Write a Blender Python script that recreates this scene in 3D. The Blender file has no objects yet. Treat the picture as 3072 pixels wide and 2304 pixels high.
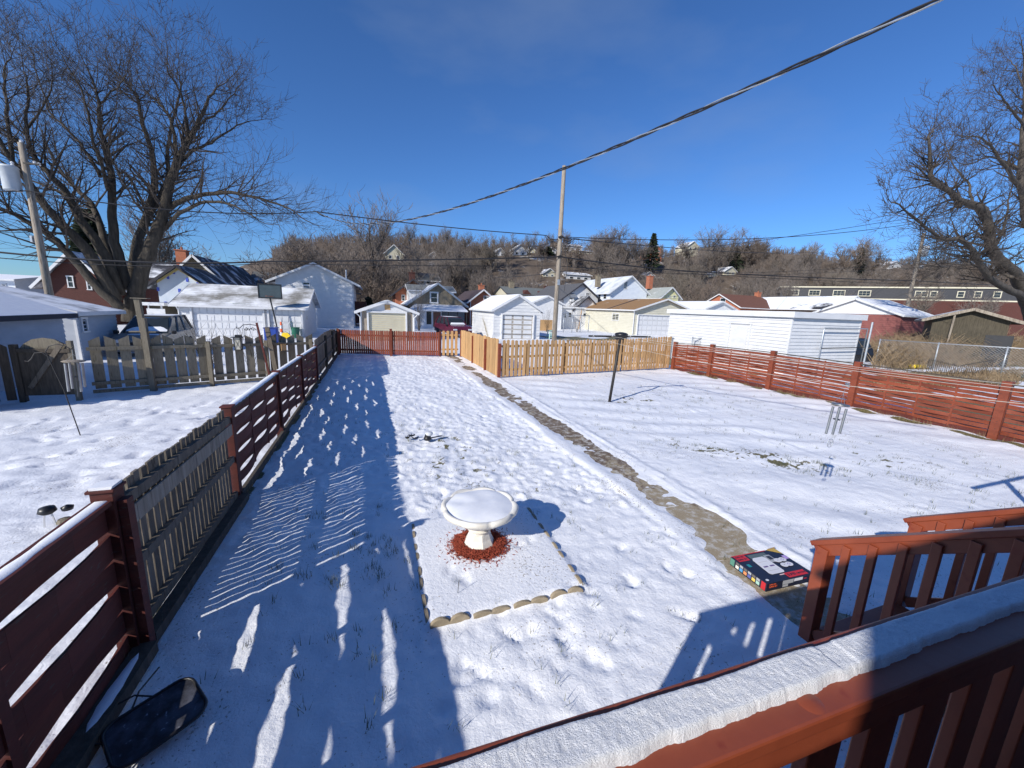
import bpy, math, random
import numpy as np
from mathutils import Vector, Matrix, noise as mnoise
random.seed(7)
S=bpy.context.scene
R_=math.radians
# ---------------------------------------------------------------- camera, sky, sun
H=2.8; FP=1168.; CX,CY=1536.,1152.
M=np.array([[.942,.029,-.334],[-.333,.193,-.923],[.038,.981,.191]])
nad=np.array([940*3072/2212-CX,-(5145*3072/2212-CY),-FP]); UPc=-nad/np.linalg.norm(nad)
v_=np.array([1114-CX,-(908-CY),-FP]); v_=v_-UPc*np.dot(v_,UPc); Yc=v_/np.linalg.norm(v_)
M=np.array([np.cross(Yc,UPc),Yc,UPc])
cam=bpy.data.cameras.new('camera'); cam.sensor_width=36; cam.lens=FP/3072*36
cam.clip_end=6000; cam.clip_start=.02
co=bpy.data.objects.new('camera',cam); S.collection.objects.link(co)
mw=Matrix([[*M[0],0],[*M[1],0],[*M[2],H],[0,0,0,1]]); co.matrix_world=mw
S.camera=co
S.view_settings.view_transform='Standard'; S.view_settings.look='None'; S.view_settings.gamma=1
S.view_settings.exposure=0.15
SUN=Vector((-1.67,-.93,1.0)).normalized()
w=bpy.data.worlds.new("World"); S.world=w; w.use_nodes=True
nt=w.node_tree; bg=nt.nodes['Background']
sk=nt.nodes.new('ShaderNodeTexSky'); sk.sky_type='NISHITA'; sk.sun_disc=False
sk.sun_elevation=math.asin(SUN.z); sk.sun_rotation=math.atan2(SUN.x,SUN.y)
sk.air_density=1.0; sk.dust_density=.05; sk.ozone_density=3.5; sk.altitude=300
hs=nt.nodes.new('ShaderNodeMix'); hs.data_type='RGBA'; hs.blend_type='MULTIPLY'; hs.inputs[0].default_value=1; hs.inputs[7].default_value=(.60,.97,1.46,1)
nt.links.new(sk.outputs[0],hs.inputs[6])
# thin wisps of cirrus in the sky itself
tc=nt.nodes.new('ShaderNodeTexCoord'); mp=nt.nodes.new('ShaderNodeMapping')
mp.inputs['Scale'].default_value=(2.2,2.2,5.5); mp.inputs['Rotation'].default_value=(0,.35,.2)
nz=nt.nodes.new('ShaderNodeTexNoise'); nz.inputs['Scale'].default_value=1.3; nz.inputs['Detail'].default_value=6
cr=nt.nodes.new('ShaderNodeValToRGB'); cr.color_ramp.elements[0].position=.5; cr.color_ramp.elements[1].position=.95
cr.color_ramp.elements[1].color=(.35,.35,.35,1)
mx=nt.nodes.new('ShaderNodeMix'); mx.data_type='RGBA'; mx.inputs[7].default_value=(3.2,4.1,5.6,1)
nt.links.new(tc.outputs['Generated'],mp.inputs[0]); nt.links.new(mp.outputs[0],nz.inputs[0]); nt.links.new(nz.outputs[0],cr.inputs[0])
nt.links.new(cr.outputs[0],mx.inputs[0]); nt.links.new(hs.outputs[2],mx.inputs[6]); nt.links.new(mx.outputs[2],bg.inputs[0])
bg.inputs[1].default_value=.085
sl=bpy.data.lights.new('sun','SUN'); sl.energy=4.9; sl.angle=R_(.5); sl.color=(1,.95,.87)
so=bpy.data.objects.new('sun',sl); S.collection.objects.link(so)
so.rotation_euler=(-SUN).to_track_quat('-Z','Y').to_euler()

# ---------------------------------------------------------------- helpers
def ray(px,py): return M@np.array([px-CX,-(py-CY),-FP])
def atr(px,py,R):
    r=ray(px,py); t=R/math.hypot(r[0],r[1]); return (r[0]*t,r[1]*t,r[2]*t+H)
def at(px,py,y):
    r=ray(px,py); t=y/r[1]; return (r[0]*t,r[1]*t,r[2]*t+H)
def atx(px,py,x):
    r=ray(px,py); t=x/r[0]; return (r[0]*t,r[1]*t,r[2]*t+H)
def gz(px,py,z=0):
    r=ray(px,py); t=(z-H)/r[2]; return (r[0]*t,r[1]*t,z)
COL=S.collection
def empty(name,label,cat,loc=(0,0,0),rz=0,group=None):
    o=bpy.data.objects.new(name,None); COL.objects.link(o); o.location=loc; o.rotation_euler=(0,0,rz)
    o['label']=label; o['category']=cat
    if group:o['group']=group
    return o
def tag(o,label,cat,group=None):
    o['label']=label;o['category']=cat
    if group:o['group']=group
    return o
class MB:
    def __init__(s): s.v=[];s.f=[]
    def add(s,vs,fs):
        n=len(s.v); s.v+= [tuple(v) for v in vs]; s.f+=[tuple(i+n for i in f) for f in fs]; return s
    def box(s,x0,x1,y0,y1,z0,z1,jit=0):
        j=lambda:random.uniform(-jit,jit)
        vs=[(x+j(),y+j(),z+j()) for z in(z0,z1) for x,y in((x0,y0),(x1,y0),(x1,y1),(x0,y1))]
        return s.add(vs,[(3,2,1,0),(4,5,6,7),(0,1,5,4),(1,2,6,5),(2,3,7,6),(3,0,4,7)])
    def beam(s,p0,p1,w,h,up=(0,0,1),tw=0):
        p0=Vector(p0);p1=Vector(p1);d=(p1-p0).normalized();up=Vector(up)
        sd=d.cross(up)
        if sd.length<1e-3: sd=d.cross(Vector((1,0,0)))
        sd.normalize(); u=sd.cross(d)
        if tw: sd,u=sd*math.cos(tw)+u*math.sin(tw),u*math.cos(tw)-sd*math.sin(tw)
        vs=[p+sd*a*w/2+u*b*h/2 for p in(p0,p1) for a,b in((-1,-1),(1,-1),(1,1),(-1,1))]
        return s.add(vs,[(0,1,2,3),(7,6,5,4),(0,4,5,1),(1,5,6,2),(2,6,7,3),(3,7,4,0)])
    def tube(s,pts,rad,n=6,cap=True):
        pts=[Vector(p) for p in pts]; m=len(pts)
        if not hasattr(rad,'__len__'): rad=[rad]*m
        base=len(s.v); pu=None
        for i,p in enumerate(pts):
            d=(pts[min(i+1,m-1)]-pts[max(i-1,0)])
            if d.length<1e-9:d=Vector((0,0,1))
            d.normalize()
            if pu is None:
                a=Vector((0,0,1)) if abs(d.z)<.9 else Vector((1,0,0)); u=d.cross(a).normalized()
            else:
                u=pu-d*pu.dot(d)
                u=u.normalized() if u.length>1e-6 else d.orthogonal().normalized()
            pu=u; q=d.cross(u); r=rad[i]
            for k in range(n):
                t=2*math.pi*k/n; s.v.append(tuple(p+(u*math.cos(t)+q*math.sin(t))*r))
        for i in range(m-1):
            for k in range(n):
                a=base+i*n+k;b=base+i*n+(k+1)%n; s.f.append((a,b,b+n,a+n))
        if cap:
            s.f.append(tuple(base+k for k in range(n))[::-1]); s.f.append(tuple(base+(m-1)*n+k for k in range(n)))
        return s
    def lathe(s,prof,n=24,c=(0,0,0),mod=None):
        base=len(s.v)
        for i,(r,z) in enumerate(prof):
            for k in range(n):
                t=2*math.pi*k/n; rr=r; zz=z
                if mod: rr,zz=mod(r,z,t,i)
                s.v.append((c[0]+rr*math.cos(t),c[1]+rr*math.sin(t),c[2]+zz))
        for i in range(len(prof)-1):
            for k in range(n):
                a=base+i*n+k;b=base+i*n+(k+1)%n; s.f.append((a,b,b+n,a+n))
        return s
    def prism(s,poly,a,b,axis='y'):
        # poly: 2D points; extruded along axis from a to b
        n=len(poly)
        def mk(p,t):
            return {'y':(p[0],t,p[1]),'x':(t,p[0],p[1]),'z':(p[0],p[1],t)}[axis]
        vs=[mk(p,a) for p in poly]+[mk(p,b) for p in poly]
        fs=[tuple(range(n)),tuple(range(2*n-1,n-1,-1))]+[(i,(i+1)%n+0,(i+1)%n+n,i+n)[::-1] for i in range(n)]
        return s.add(vs,fs)
    def build(s,name,mat,parent=None,smooth=False,bevel=0,loc=None,recalc=False):
        me=bpy.data.meshes.new(name); me.from_pydata(s.v,[],s.f)
        if recalc:
            import bmesh
            bm=bmesh.new(); bm.from_mesh(me); bmesh.ops.recalc_face_normals(bm,faces=bm.faces); bm.to_mesh(me); bm.free()
        me.materials.append(mat)
        if smooth: me.polygons.foreach_set('use_smooth',[True]*len(me.polygons))
        me.update(); o=bpy.data.objects.new(name,me); COL.objects.link(o)
        if parent: o.parent=parent
        if loc: o.location=loc
        if bevel:
            b=o.modifiers.new('b','BEVEL'); b.width=bevel; b.segments=2; b.limit_method='ANGLE'
        return o
def dup(root,loc=None,rz=None,label=None,scale=None):
    r=root.copy(); COL.objects.link(r)
    if loc is not None:r.location=loc
    if rz is not None:r.rotation_euler=(0,0,rz)
    if scale is not None:r.scale=scale
    if label:r['label']=label
    for ch in root.children:
        c=ch.copy(); COL.objects.link(c); c.parent=r
        for g in ch.children:
            d=g.copy(); COL.objects.link(d); d.parent=c
    return r

# ---------------------------------------------------------------- materials
def newmat(name):
    m=bpy.data.materials.new(name); m.use_nodes=True; n=m.node_tree
    return m,n,n.nodes['Principled BSDF']
def N(n,t,**k):
    x=n.nodes.new('ShaderNode'+t)
    for a,b in k.items():
        if a.startswith('_'): setattr(x,a[1:],b)
        else: x.inputs[a.replace('_',' ')].default_value=b
    return x
def rgba(c): return (*c,1) if len(c)==3 else c
def coords(n,scale=(1,1,1),kind='Object',rot=(0,0,0)):
    t=N(n,'TexCoord'); m=N(n,'Mapping'); m.inputs['Scale'].default_value=scale; m.inputs['Rotation'].default_value=rot
    n.links.new(t.outputs[kind],m.inputs[0]); return m
def ramp(n,src,stops):
    r=N(n,'ValToRGB'); e=r.color_ramp.elements
    while len(e)<len(stops): e.new(.5)
    for i,(p,c) in enumerate(stops):
        e[i].position=p; e[i].color=rgba(c) if hasattr(c,'__len__') else (c,c,c,1)
    n.links.new(src,r.inputs[0]); return r
def mixc(n,f,a,b):
    m=N(n,'Mix',_data_type='RGBA')
    for s,i in((f,0),(a,6),(b,7)):
        if hasattr(s,'links'): n.links.new(s,m.inputs[i])
        else: m.inputs[i].default_value=s if i==0 else rgba(s)
    return m.outputs[2]
def bump(n,b,h,strength=.5,dist=.01):
    x=N(n,'Bump',Strength=strength,Distance=dist); n.links.new(h,x.inputs['Height']); n.links.new(x.outputs[0],b.inputs['Normal']); return x
def paint(name,c1,c2,scale=4,stretch=(1,1,1),rough=.7,bs=.3,bd=.004,lo=.35,hi=.65,c3=None,s3=30,t3=.6,metal=0,isl=0):
    m,n,b=newmat(name); mp=coords(n,stretch)
    a=N(n,'TexNoise',Scale=scale,Detail=8.,Roughness=.65); n.links.new(mp.outputs[0],a.inputs[0])
    r=ramp(n,a.outputs[0],[(lo,c1),(hi,c2)]); out=r.outputs[0]
    if c3:
        a3=N(n,'TexNoise',Scale=s3,Detail=5.); n.links.new(mp.outputs[0],a3.inputs[0])
        f=ramp(n,a3.outputs[0],[(t3,0.),(t3+.06,1.)]); out=mixc(n,f.outputs[0],out,c3)
    if isl:
        ge=N(n,'NewGeometry'); mr=N(n,'MapRange'); mr.inputs[3].default_value=1-isl; mr.inputs[4].default_value=1+isl*.7
        n.links.new(ge.outputs['Random Per Island'],mr.inputs[0])
        mm=N(n,'Mix',_data_type='RGBA',_blend_type='MULTIPLY'); mm.inputs[0].default_value=1; n.links.new(out,mm.inputs[6]); n.links.new(mr.outputs[0],mm.inputs[7]); out=mm.outputs[2]
    n.links.new(out,b.inputs['Base Color']); b.inputs['Roughness'].default_value=rough; b.inputs['Metallic'].default_value=metal
    if bs:
        a2=N(n,'TexNoise',Scale=scale*6,Detail=4.); n.links.new(mp.outputs[0],a2.inputs[0]); bump(n,b,a2.outputs[0],bs,bd)
    return m
def plain(name,c,rough=.5,metal=0,spec=.5):
    return paint(name,c,tuple(min(1,x*1.18+.004) for x in c),scale=3,rough=rough,bs=.08,metal=metal)
def brick(name,c1,c2,mort,s=1.0):
    m,n,b=newmat(name); t=N(n,'TexCoord'); g=N(n,'NewGeometry')
    # pick wall plane coordinate: x+y along wall, z up
    sp=N(n,'SeparateXYZ'); n.links.new(t.outputs['Object'],sp.inputs[0])
    ad=N(n,'Math',_operation='ADD'); n.links.new(sp.outputs[0],ad.inputs[0]); n.links.new(sp.outputs[1],ad.inputs[1])
    cb=N(n,'CombineXYZ'); n.links.new(ad.outputs[0],cb.inputs[0]); n.links.new(sp.outputs[2],cb.inputs[1])
    br=N(n,'TexBrick'); br.inputs['Color1'].default_value=rgba(c1); br.inputs['Color2'].default_value=rgba(c2); br.inputs['Mortar'].default_value=rgba(mort)
    br.inputs['Scale'].default_value=4.5*s; br.inputs['Mortar Size'].default_value=.015
    n.links.new(cb.outputs[0],br.inputs[0]); n.links.new(br.outputs[0],b.inputs['Base Color']); b.inputs['Roughness'].default_value=.9
    return m
SNOWC=(.80,.82,.86)
def snowmat(name='snow',fine=90,strength=.35):
    m,n,b=newmat(name); mp=coords(n)
    a=N(n,'TexNoise',Scale=fine,Detail=6.,Roughness=.7); n.links.new(mp.outputs[0],a.inputs[0])
    a2=N(n,'TexNoise',Scale=8.,Detail=5.); n.links.new(mp.outputs[0],a2.inputs[0])
    r=ramp(n,a2.outputs[0],[(.3,(.76,.78,.83)),(.7,(.86,.87,.89))]); n.links.new(r.outputs[0],b.inputs['Base Color'])
    b.inputs['Roughness'].default_value=.65; bump(n,b,a.outputs[0],strength,.006)
    return m
def roofmat(name,c1,c2,snow=.5,soft=.08,scale=.6,row='x',seam=.14,bump_s=.6):
    """shingles with thin snow: snow = share covered; rows run along the eave ('x' ridge) or ('y' ridge)"""
    m,n,b=newmat(name); mp=coords(n)
    a=N(n,'TexNoise',Scale=9.,Detail=5.); n.links.new(mp.outputs[0],a.inputs[0])
    shi=ramp(n,a.outputs[0],[(.35,c1),(.65,c2)])
    sp=N(n,'SeparateXYZ'); n.links.new(mp.outputs[0],sp.inputs[0])
    mu=N(n,'Math',_operation='MULTIPLY'); mu.inputs[1].default_value=1/seam; n.links.new(sp.outputs[2],mu.inputs[0])
    fr=N(n,'Math',_operation='FRACT'); n.links.new(mu.outputs[0],fr.inputs[0])
    dk=ramp(n,fr.outputs[0],[(0.,.55),(.12,1.)])
    mm=N(n,'Mix',_data_type='RGBA',_blend_type='MULTIPLY'); mm.inputs[0].default_value=.6
    n.links.new(shi.outputs[0],mm.inputs[6]); n.links.new(dk.outputs[0],mm.inputs[7])
    s=N(n,'TexNoise',Scale=scale,Detail=7.,Roughness=.6); n.links.new(mp.outputs[0],s.inputs[0])
    sub=N(n,'Math',_operation='MULTIPLY_ADD'); sub.inputs[1].default_value=-.05; n.links.new(fr.outputs[0],sub.inputs[0]); n.links.new(s.outputs[0],sub.inputs[2])
    p=.76-.52*snow
    f=ramp(n,sub.outputs[0],[(max(0,p-soft),0.),(min(1,p+soft),1.)])
    out=mixc(n,f.outputs[0],mm.outputs[2],SNOWC); n.links.new(out,b.inputs['Base Color']); b.inputs['Roughness'].default_value=.8
    bump(n,b,fr.outputs[0],bump_s,.02)
    return m
MAT={}
G=lambda k:MAT[k]
MAT['snow']=snowmat('snow'); MAT['snowcap']=snowmat('snow_cap',260,1.)
MAT['red']=paint('red_stain',(.165,.034,.013),(.255,.058,.024),2.5,(1,1,3),.55,.5,.003,.3,.7,c3=(.09,.03,.02),s3=14,t3=.60,isl=.22)
MAT['red_deck']=paint('red_deck_stain',(.20,.043,.019),(.29,.068,.029),2.5,(1.,1.,1.),.42,.5,.003,.3,.7,c3=(.20,.035,.016),s3=9,t3=.6)
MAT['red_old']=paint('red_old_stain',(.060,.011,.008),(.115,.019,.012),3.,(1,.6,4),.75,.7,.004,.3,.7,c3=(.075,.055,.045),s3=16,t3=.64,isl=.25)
MAT['grey_wood']=paint('weathered_wood',(.095,.078,.058),(.19,.16,.125),5,(4,4,.6),.9,.8,.006,.3,.7,c3=(.07,.055,.04),s3=6,t3=.6,isl=.35)
MAT['picket_wood']=paint('picket_wood',(.13,.11,.08),(.25,.22,.165),5,(4,4,.6),.9,.8,.006,.3,.7,c3=(.10,.09,.055),s3=5,t3=.6,isl=.28)
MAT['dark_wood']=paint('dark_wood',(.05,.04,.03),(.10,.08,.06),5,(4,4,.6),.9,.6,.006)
MAT['tan_wood']=paint('new_tan_wood',(.43,.25,.105),(.60,.37,.17),3,(5,5,.5),.75,.5,.004,.3,.7,c3=(.28,.14,.06),s3=4,t3=.62,isl=.24)
MAT['pole_wood']=paint('pole_wood',(.20,.165,.125),(.36,.31,.25),4,(5,5,.4),.85,.8,.01,c3=(.12,.09,.07),s3=5,t3=.6)
MAT['white']=paint('white_paint',(.60,.61,.62),(.69,.69,.69),1.5,(1,1,2),.5,.15,.003)
MAT['shaded_white']=paint('shaded_white_paint',(.36,.39,.44),(.43,.46,.51),1.5,(1,1,2),.6,.2)  # white garage walls, with their shade put into a dimmer blue-grey colour
MAT['white_old']=paint('white_peeling_paint',(.56,.57,.58),(.68,.68,.67),2,(1,1,3),.6,.3,.004,c3=(.40,.33,.24),s3=3.2,t3=.70)
MAT['white_door']=paint('white_door',(.62,.63,.65),(.68,.69,.70),1,(1,1,1),.4,.1)
MAT['cream']=paint('cream_siding',(.50,.46,.34),(.58,.54,.41),1.5,(1,1,2),.6,.2)
MAT['beige']=paint('beige_siding',(.52,.50,.40),(.60,.58,.48),1.5,(1,1,2),.6,.2)
MAT['creamdoor']=paint('cream_door',(.50,.45,.31),(.58,.53,.38),1.5,(1,1,2),.5,.2)
MAT['paleblue']=paint('pale_grey_siding',(.60,.64,.70),(.68,.72,.77),1.5,(1,1,2),.6,.2)
MAT['wrap']=paint('house_wrap',(.50,.57,.66),(.62,.68,.75),1.2,(1,1,1),.5,.2)
MAT['yellow']=paint('yellow_siding',(.62,.60,.32),(.70,.68,.42),1.5,(1,1,2),.6,.2)
MAT['osb']=paint('yellow_sheathing',(.55,.42,.14),(.66,.52,.22),5,(1,1,1),.8,.2)
MAT['stone']=paint('grey_brown_stucco',(.16,.135,.095),(.25,.21,.15),2.5,(1,1,1),.95,.8,.02)
MAT['brick']=brick('orange_brick',(.36,.105,.05),(.44,.14,.07),(.30,.20,.14))
MAT['brick_dark']=brick('dark_brick',(.065,.018,.014),(.09,.026,.02),(.07,.045,.035))
MAT['redside']=paint('faded_red_siding',(.19,.062,.055),(.26,.09,.078),2,(1,1,2),.8,.3)
MAT['shed']=paint('old_shed_boards',(.045,.038,.026),(.095,.08,.055),4,(4,4,.5),.95,.6,.01)
MAT['glass']=plain('dark_glass',(.02,.026,.03),.12)
MAT['black']=plain('black_metal',(.012,.012,.014),.4)
MAT['iron']=plain('dark_iron',(.02,.017,.015),.6)
MAT['galv']=paint('galvanised',(.36,.39,.42),(.5,.53,.56),8,(1,1,1),.45,.1,metal=.6)
MAT['alu']=paint('brushed_aluminium',(.26,.27,.28),(.38,.39,.40),30,(1,1,.1),.35,.1,metal=.8)
MAT['cable']=plain('black_cable',(.012,.012,.015),.6)
MAT['rope']=plain('clothes_rope',(.46,.44,.39),.8)
MAT['bark']=paint('tree_bark',(.034,.027,.020),(.085,.070,.052),2,(3,3,.5),.95,1.,.06)
MAT['bark_grey']=paint('grey_bark',(.055,.045,.036),(.12,.10,.08),2,(3,3,.5),.95,.8,.05)
MAT['twig']=plain('twigs',(.050,.040,.033),.95)
MAT['twig_brown']=plain('brown_twigs',(.088,.062,.047),.95)
MAT['twig_pale']=plain('pale_twigs',(.15,.125,.10),.95)
MAT['twig_wood']=plain('wood_twigs',(.155,.130,.112),.95)
MAT['twig_wood2']=plain('wood_twigs_brown',(.140,.108,.086),.95)
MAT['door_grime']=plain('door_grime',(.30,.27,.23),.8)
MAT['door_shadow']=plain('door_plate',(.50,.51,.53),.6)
MAT['needle']=paint('conifer_needles',(.012,.022,.010),(.035,.05,.022),3,(1,1,1),.95,.4)
MAT['concrete']=paint('edging_concrete',(.26,.21,.14),(.36,.30,.21),12,(1,1,1),.9,.6,.004)
MAT['bath']=paint('painted_concrete',(.68,.65,.58),(.80,.78,.72),6,(1,1,1),.55,.5,.004,c3=(.32,.27,.18),s3=9,t3=.70)
MAT['tarpaper']=plain('roof_edge_dark',(.03,.03,.04),.8)
# ---------------------------------------------------------------- ground
def hsh(i,j,s):
    n=(i*374761393+j*668265263+s*974711)&0xffffffff
    n=((n^(n>>13))*1274126177)&0xffffffff; n=n^(n>>16)
    return (n&0xffff)/65535.
def vn(x,y,f,s=0):
    x=x*f+1000;y=y*f+1000; i=np.floor(x).astype(np.int64); j=np.floor(y).astype(np.int64)
    u=x-i;v=y-j;u=u*u*(3-2*u);v=v*v*(3-2*v)
    a=hsh(i,j,s);b=hsh(i+1,j,s);c=hsh(i,j+1,s);d=hsh(i+1,j+1,s)
    return (a+(b-a)*u)*(1-v)+(c+(d-c)*u)*v-.5
def sst(a,b,x):
    t=np.clip((x-a)/(b-a),0,1); return t*t*(3-2*t)
rngf=np.random.default_rng(5)
PRINTS=[]  # x,y,rx,ry,angle,depth
for px,py in ((1240,1920),(1300,1925),(1500,1835),(1690,1905),(1712,1880),(1560,1900),(1590,1885),(1655,1835),(1672,1810),(1690,1850),(1380,1990),(1600,2060),(1820,1990),(1900,1745),(1880,1730),(1705,1940),(1780,1820),(2000,1700),(2060,1720),(1900,1840),(1770,1960),(1470,2080),(1330,2120),(1560,1640),(1590,1625),(1385,1735),(1400,1750),(1350,1712)):
    x,y,_=gz(px,py); PRINTS.append((x,y,.05+.04*rngf.random(),.035+.03*rngf.random(),rngf.random()*3,.018+.012*rngf.random()))
for px,py,a,l in ((1540,1900,-.9,.26),(1440,2000,-.8,.30),(1410,2025,.1,.2),(1750,1770,-.6,.3),(2070,1850,-.7,.28),(1640,1795,.1,.2)):
    x,y,_=gz(px,py); PRINTS.append((x,y,l*.6,.035,a,.03))
for k in range(190): # trampled foot prints to the left of the path
    x=rngf.uniform(.5,3.9);y=rngf.uniform(4.9,21) if rngf.random()<.75 else rngf.uniform(2.3,6)
    if .2<x<2.15 and 2.9<y<4.9: continue
    PRINTS.append((x,y,.05+.07*rngf.random(),.025+.025*rngf.random(),rngf.normal(1.4,.8),.010+.016*rngf.random()))
for k in range(150):
    x=rngf.uniform(-9,-2.2);y=rngf.uniform(4,13); PRINTS.append((x,y,.12+.06*rngf.random(),.06+.02*rngf.random(),rngf.random()*3,.03+.02*rngf.random()))
for k in range(45):
    t=k/45; x=5.2+t*7.5+rngf.normal(0,.25); y=12.6-t*7+rngf.normal(0,.3); PRINTS.append((x,y,.06,.045,rngf.random()*3,.018))
PX0,PX1=3.62,4.62
def height(x,y):
    left=sst(4.3,3.5,x)*sst(-2.2,-1.2,x)*sst(4.2,5.2,y)
    amp=.55+.55*left
    amp=np.where(x>4.6,.42,amp)
    amp=np.where(x<-1.9,.75,amp)
    h=.055*vn(x,y,.35,1)+amp*(.034*vn(x,y,1.3,2)+.016*vn(x,y,3.1,3)+.022*vn(x,y*1.4,7.,4)+.026*vn(x*1.2,y,15,5)-.036*np.abs(vn(x,y,2.6,6))-.040*np.abs(vn(x*1.1+.5*y,y,5.2,7))-.022*np.abs(vn(x,y*1.2,11,10)))
    # wind ridges right of the path
    rgt=sst(4.7,6,x); h+=rgt*.035*vn(x*.75+y*.9,y*1.0-x*.75,1.,8)*1.0+rgt*.02*np.sin((x*.45+y*1.1)*5+4*vn(x,y,.6,9))*sst(0,.3,vn(x,y,.35,12)+.2)
    # raised smooth square bed around the bird bath
    bed=sst(.33,.42,x)*sst(2.06,1.98,x)*sst(2.98,3.06,y)*sst(4.84,4.76,y)
    h=h*(1-bed*.9)+bed*.030
    for (a,b,rx,ry,an,d) in PRINTS:
        m=(np.abs(x-a)<.5)&(np.abs(y-b)<.5)
        if not m.any(): continue
        dx=x[m]-a;dy=y[m]-b;c,s=math.cos(an),math.sin(an)
        q=((dx*c+dy*s)/rx)**2+((-dx*s+dy*c)/ry)**2
        h[m]+=-d*np.exp(-q**1.6)*1.25+d*.10*np.exp(-(np.sqrt(q)-1.45)**2*7)
    # the path trough: snow lies thin and broken on the concrete
    pw=.12*vn(y,y*0+3.3,1.2,21)
    inp=sst(PX0-.06,PX0+.06,x-pw)*sst(PX1+.05,PX1-.05,x-pw*.4)*sst(22.5,21.8,y)*sst(.2,.8,y)
    cov=vn(x*1.2,y*.6,2.2,31)+.5*vn(x,y,6,32)+.28*vn(x,y,14,33)
    far=sst(9,17,y)*.20; near=sst(5.4,4.2,y)*.02
    edge=.16*np.abs((x-4.17)/.5)**2*2
    cw=sst(3.2,4.6,y); ph=(cov*(1-.42*cw)-.27-.03*cw+far*.55+edge*(1.4+2.0*cw))*.055
    ph=np.clip(ph,-.03,.022)
    h=h*(1-inp)+ph*inp
    # heaped edge along the path
    h+=.028*np.exp(-((x-PX1-.10)/.09)**2)*sst(22,21,y)*(1+1.2*vn(x,y,6,40))
    h+=.018*np.exp(-((x-PX0+.12)/.08)**2)*sst(22,21,y)*(1+1.5*vn(x,y,6,41))
    # bare strip at the foot of the left fence
    h-=.02*np.exp(-((x+1.80)/.14)**2)
    # roads of the alley rutted, far field calm
    h=np.where(y>23.6,h*.6,h)
    h=np.where((np.abs(x)>80)|(y>90),-.05,h)
    return h
def grid(a):
    out=[]
    for (x0,x1,st) in a: out+=list(np.arange(x0,x1-1e-6,st))
    out.append(a[-1][1]); return np.array(out)
gx_=grid([(-2500,-400,300),(-400,-60,40),(-60,-12,3),(-12,-9,.5),(-9,-2.2,.085),(-2.2,5.2,.04),(5.2,9,.055),(9,16,.085),(16,40,1.),(40,120,8),(120,600,60),(600,2500,300)])
gy_=grid([(-600,-40,80),(-40,-2,4),(-2,.8,.4),(.8,6.4,.04),(6.4,10,.055),(10,16,.085),(16,24,.12),(24,40,.5),(40,100,4),(100,600,50),(600,4000,400)])
GX,GY=np.meshgrid(gx_,gy_); GZ=height(GX.ravel(),GY.ravel())
nx,ny=len(gx_),len(gy_)
me=bpy.data.meshes.new('ground')
vs=np.stack([GX.ravel(),GY.ravel(),GZ],1)
ii,jj=np.meshgrid(np.arange(nx-1),np.arange(ny-1)); q=(jj*nx+ii).ravel()
fs=np.stack([q,q+1,q+nx+1,q+nx],1)
me.vertices.add(len(vs)); me.vertices.foreach_set('co',vs.ravel())
me.loops.add(fs.size); me.loops.foreach_set('vertex_index',fs.ravel())
me.polygons.add(len(fs)); me.polygons.foreach_set('loop_start',np.arange(0,fs.size,4)); me.polygons.foreach_set('loop_total',np.full(len(fs),4))
me.polygons.foreach_set('use_smooth',np.ones(len(fs),bool)); me.update(); me.validate()
# where the snow is thin, turf shows
x_,y_=GX.ravel(),GY.ravel()
bare=np.zeros(len(x_))
def blob(x0,y0,rx,ry,a,wt,freq=3.5,th=.1,seed=50):
    c,s=math.cos(a),math.sin(a);dx=x_-x0;dy=y_-y0
    q=((dx*c+dy*s)/rx)**2+((-dx*s+dy*c)/ry)**2
    k=.8*vn(x_,y_,freq,seed)+.75*vn(x_,y_,freq*3.1,seed+1)+.5*vn(x_,y_,freq*7,seed+2)
    return wt*np.exp(-q)*sst(th,th+.25,k)
bare=np.maximum(bare,blob(-.2,3.9,.6,1.3,.3,.42,6,.2))
bare=np.maximum(bare,blob(1.4,7.0,1.5,2.8,0,.66,6,.12,60))
bare=np.maximum(bare,blob(2.6,5.3,1.2,1.,0,.6,4,.28,62))
bare=np.maximum(bare,blob(7.2,5.6,2.8,.9,-.75,.72,5.,.02,70))
bare=np.maximum(bare,blob(10,4.5,1.8,1.2,-.3,.62,5.5,.06,72))
bare=np.maximum(bare,blob(8.3,10.6,2.6,1.,.1,.75,3.,.16,74))
bare=np.maximum(bare,blob(3,15,1.6,5,0,.5,3.,.25,76))
bare=np.maximum(bare,blob(12.6,8.2,1,1.,.1,.5,4.,.2,78))
bare=np.maximum(bare,blob(9,14.5,5,1.2,.1,.55,3.,.2,79))
bare=np.maximum(bare,.9*np.exp(-((x_-14.75)/.28)**2)*sst(-.1,.2,vn(x_,y_,3,80)+.1)*sst(17,15.5,y_))
bare=np.maximum(bare,1.0*np.exp(-((x_+1.83)/.10)**2)*sst(-.25,.1,vn(x_,y_,3.3,82))*sst(24,22,y_))
brush=(x_>15.6)&(y_>2)&(y_<40)
bare=np.where(brush,np.maximum(bare,sst(-.05,.2,vn(x_,y_,.35,84)+.5*vn(x_,y_,1.3,85))*.9),bare)
at_=me.attributes.new('bare','FLOAT','POINT'); at_.data.foreach_set('value',bare.astype(np.float32))
m,n,b=newmat('snowy_ground'); mp=coords(n)
a=N(n,'TexNoise',Scale=70.,Detail=6.,Roughness=.7); n.links.new(mp.outputs[0],a.inputs[0])
a2=N(n,'TexNoise',Scale=1.1,Detail=6.); n.links.new(mp.outputs[0],a2.inputs[0])
sn=ramp(n,a2.outputs[0],[(.3,(.74,.765,.82)),(.7,(.86,.87,.895))])
gr=N(n,'TexNoise',Scale=24.,Detail=4.); n.links.new(mp.outputs[0],gr.inputs[0])
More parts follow.
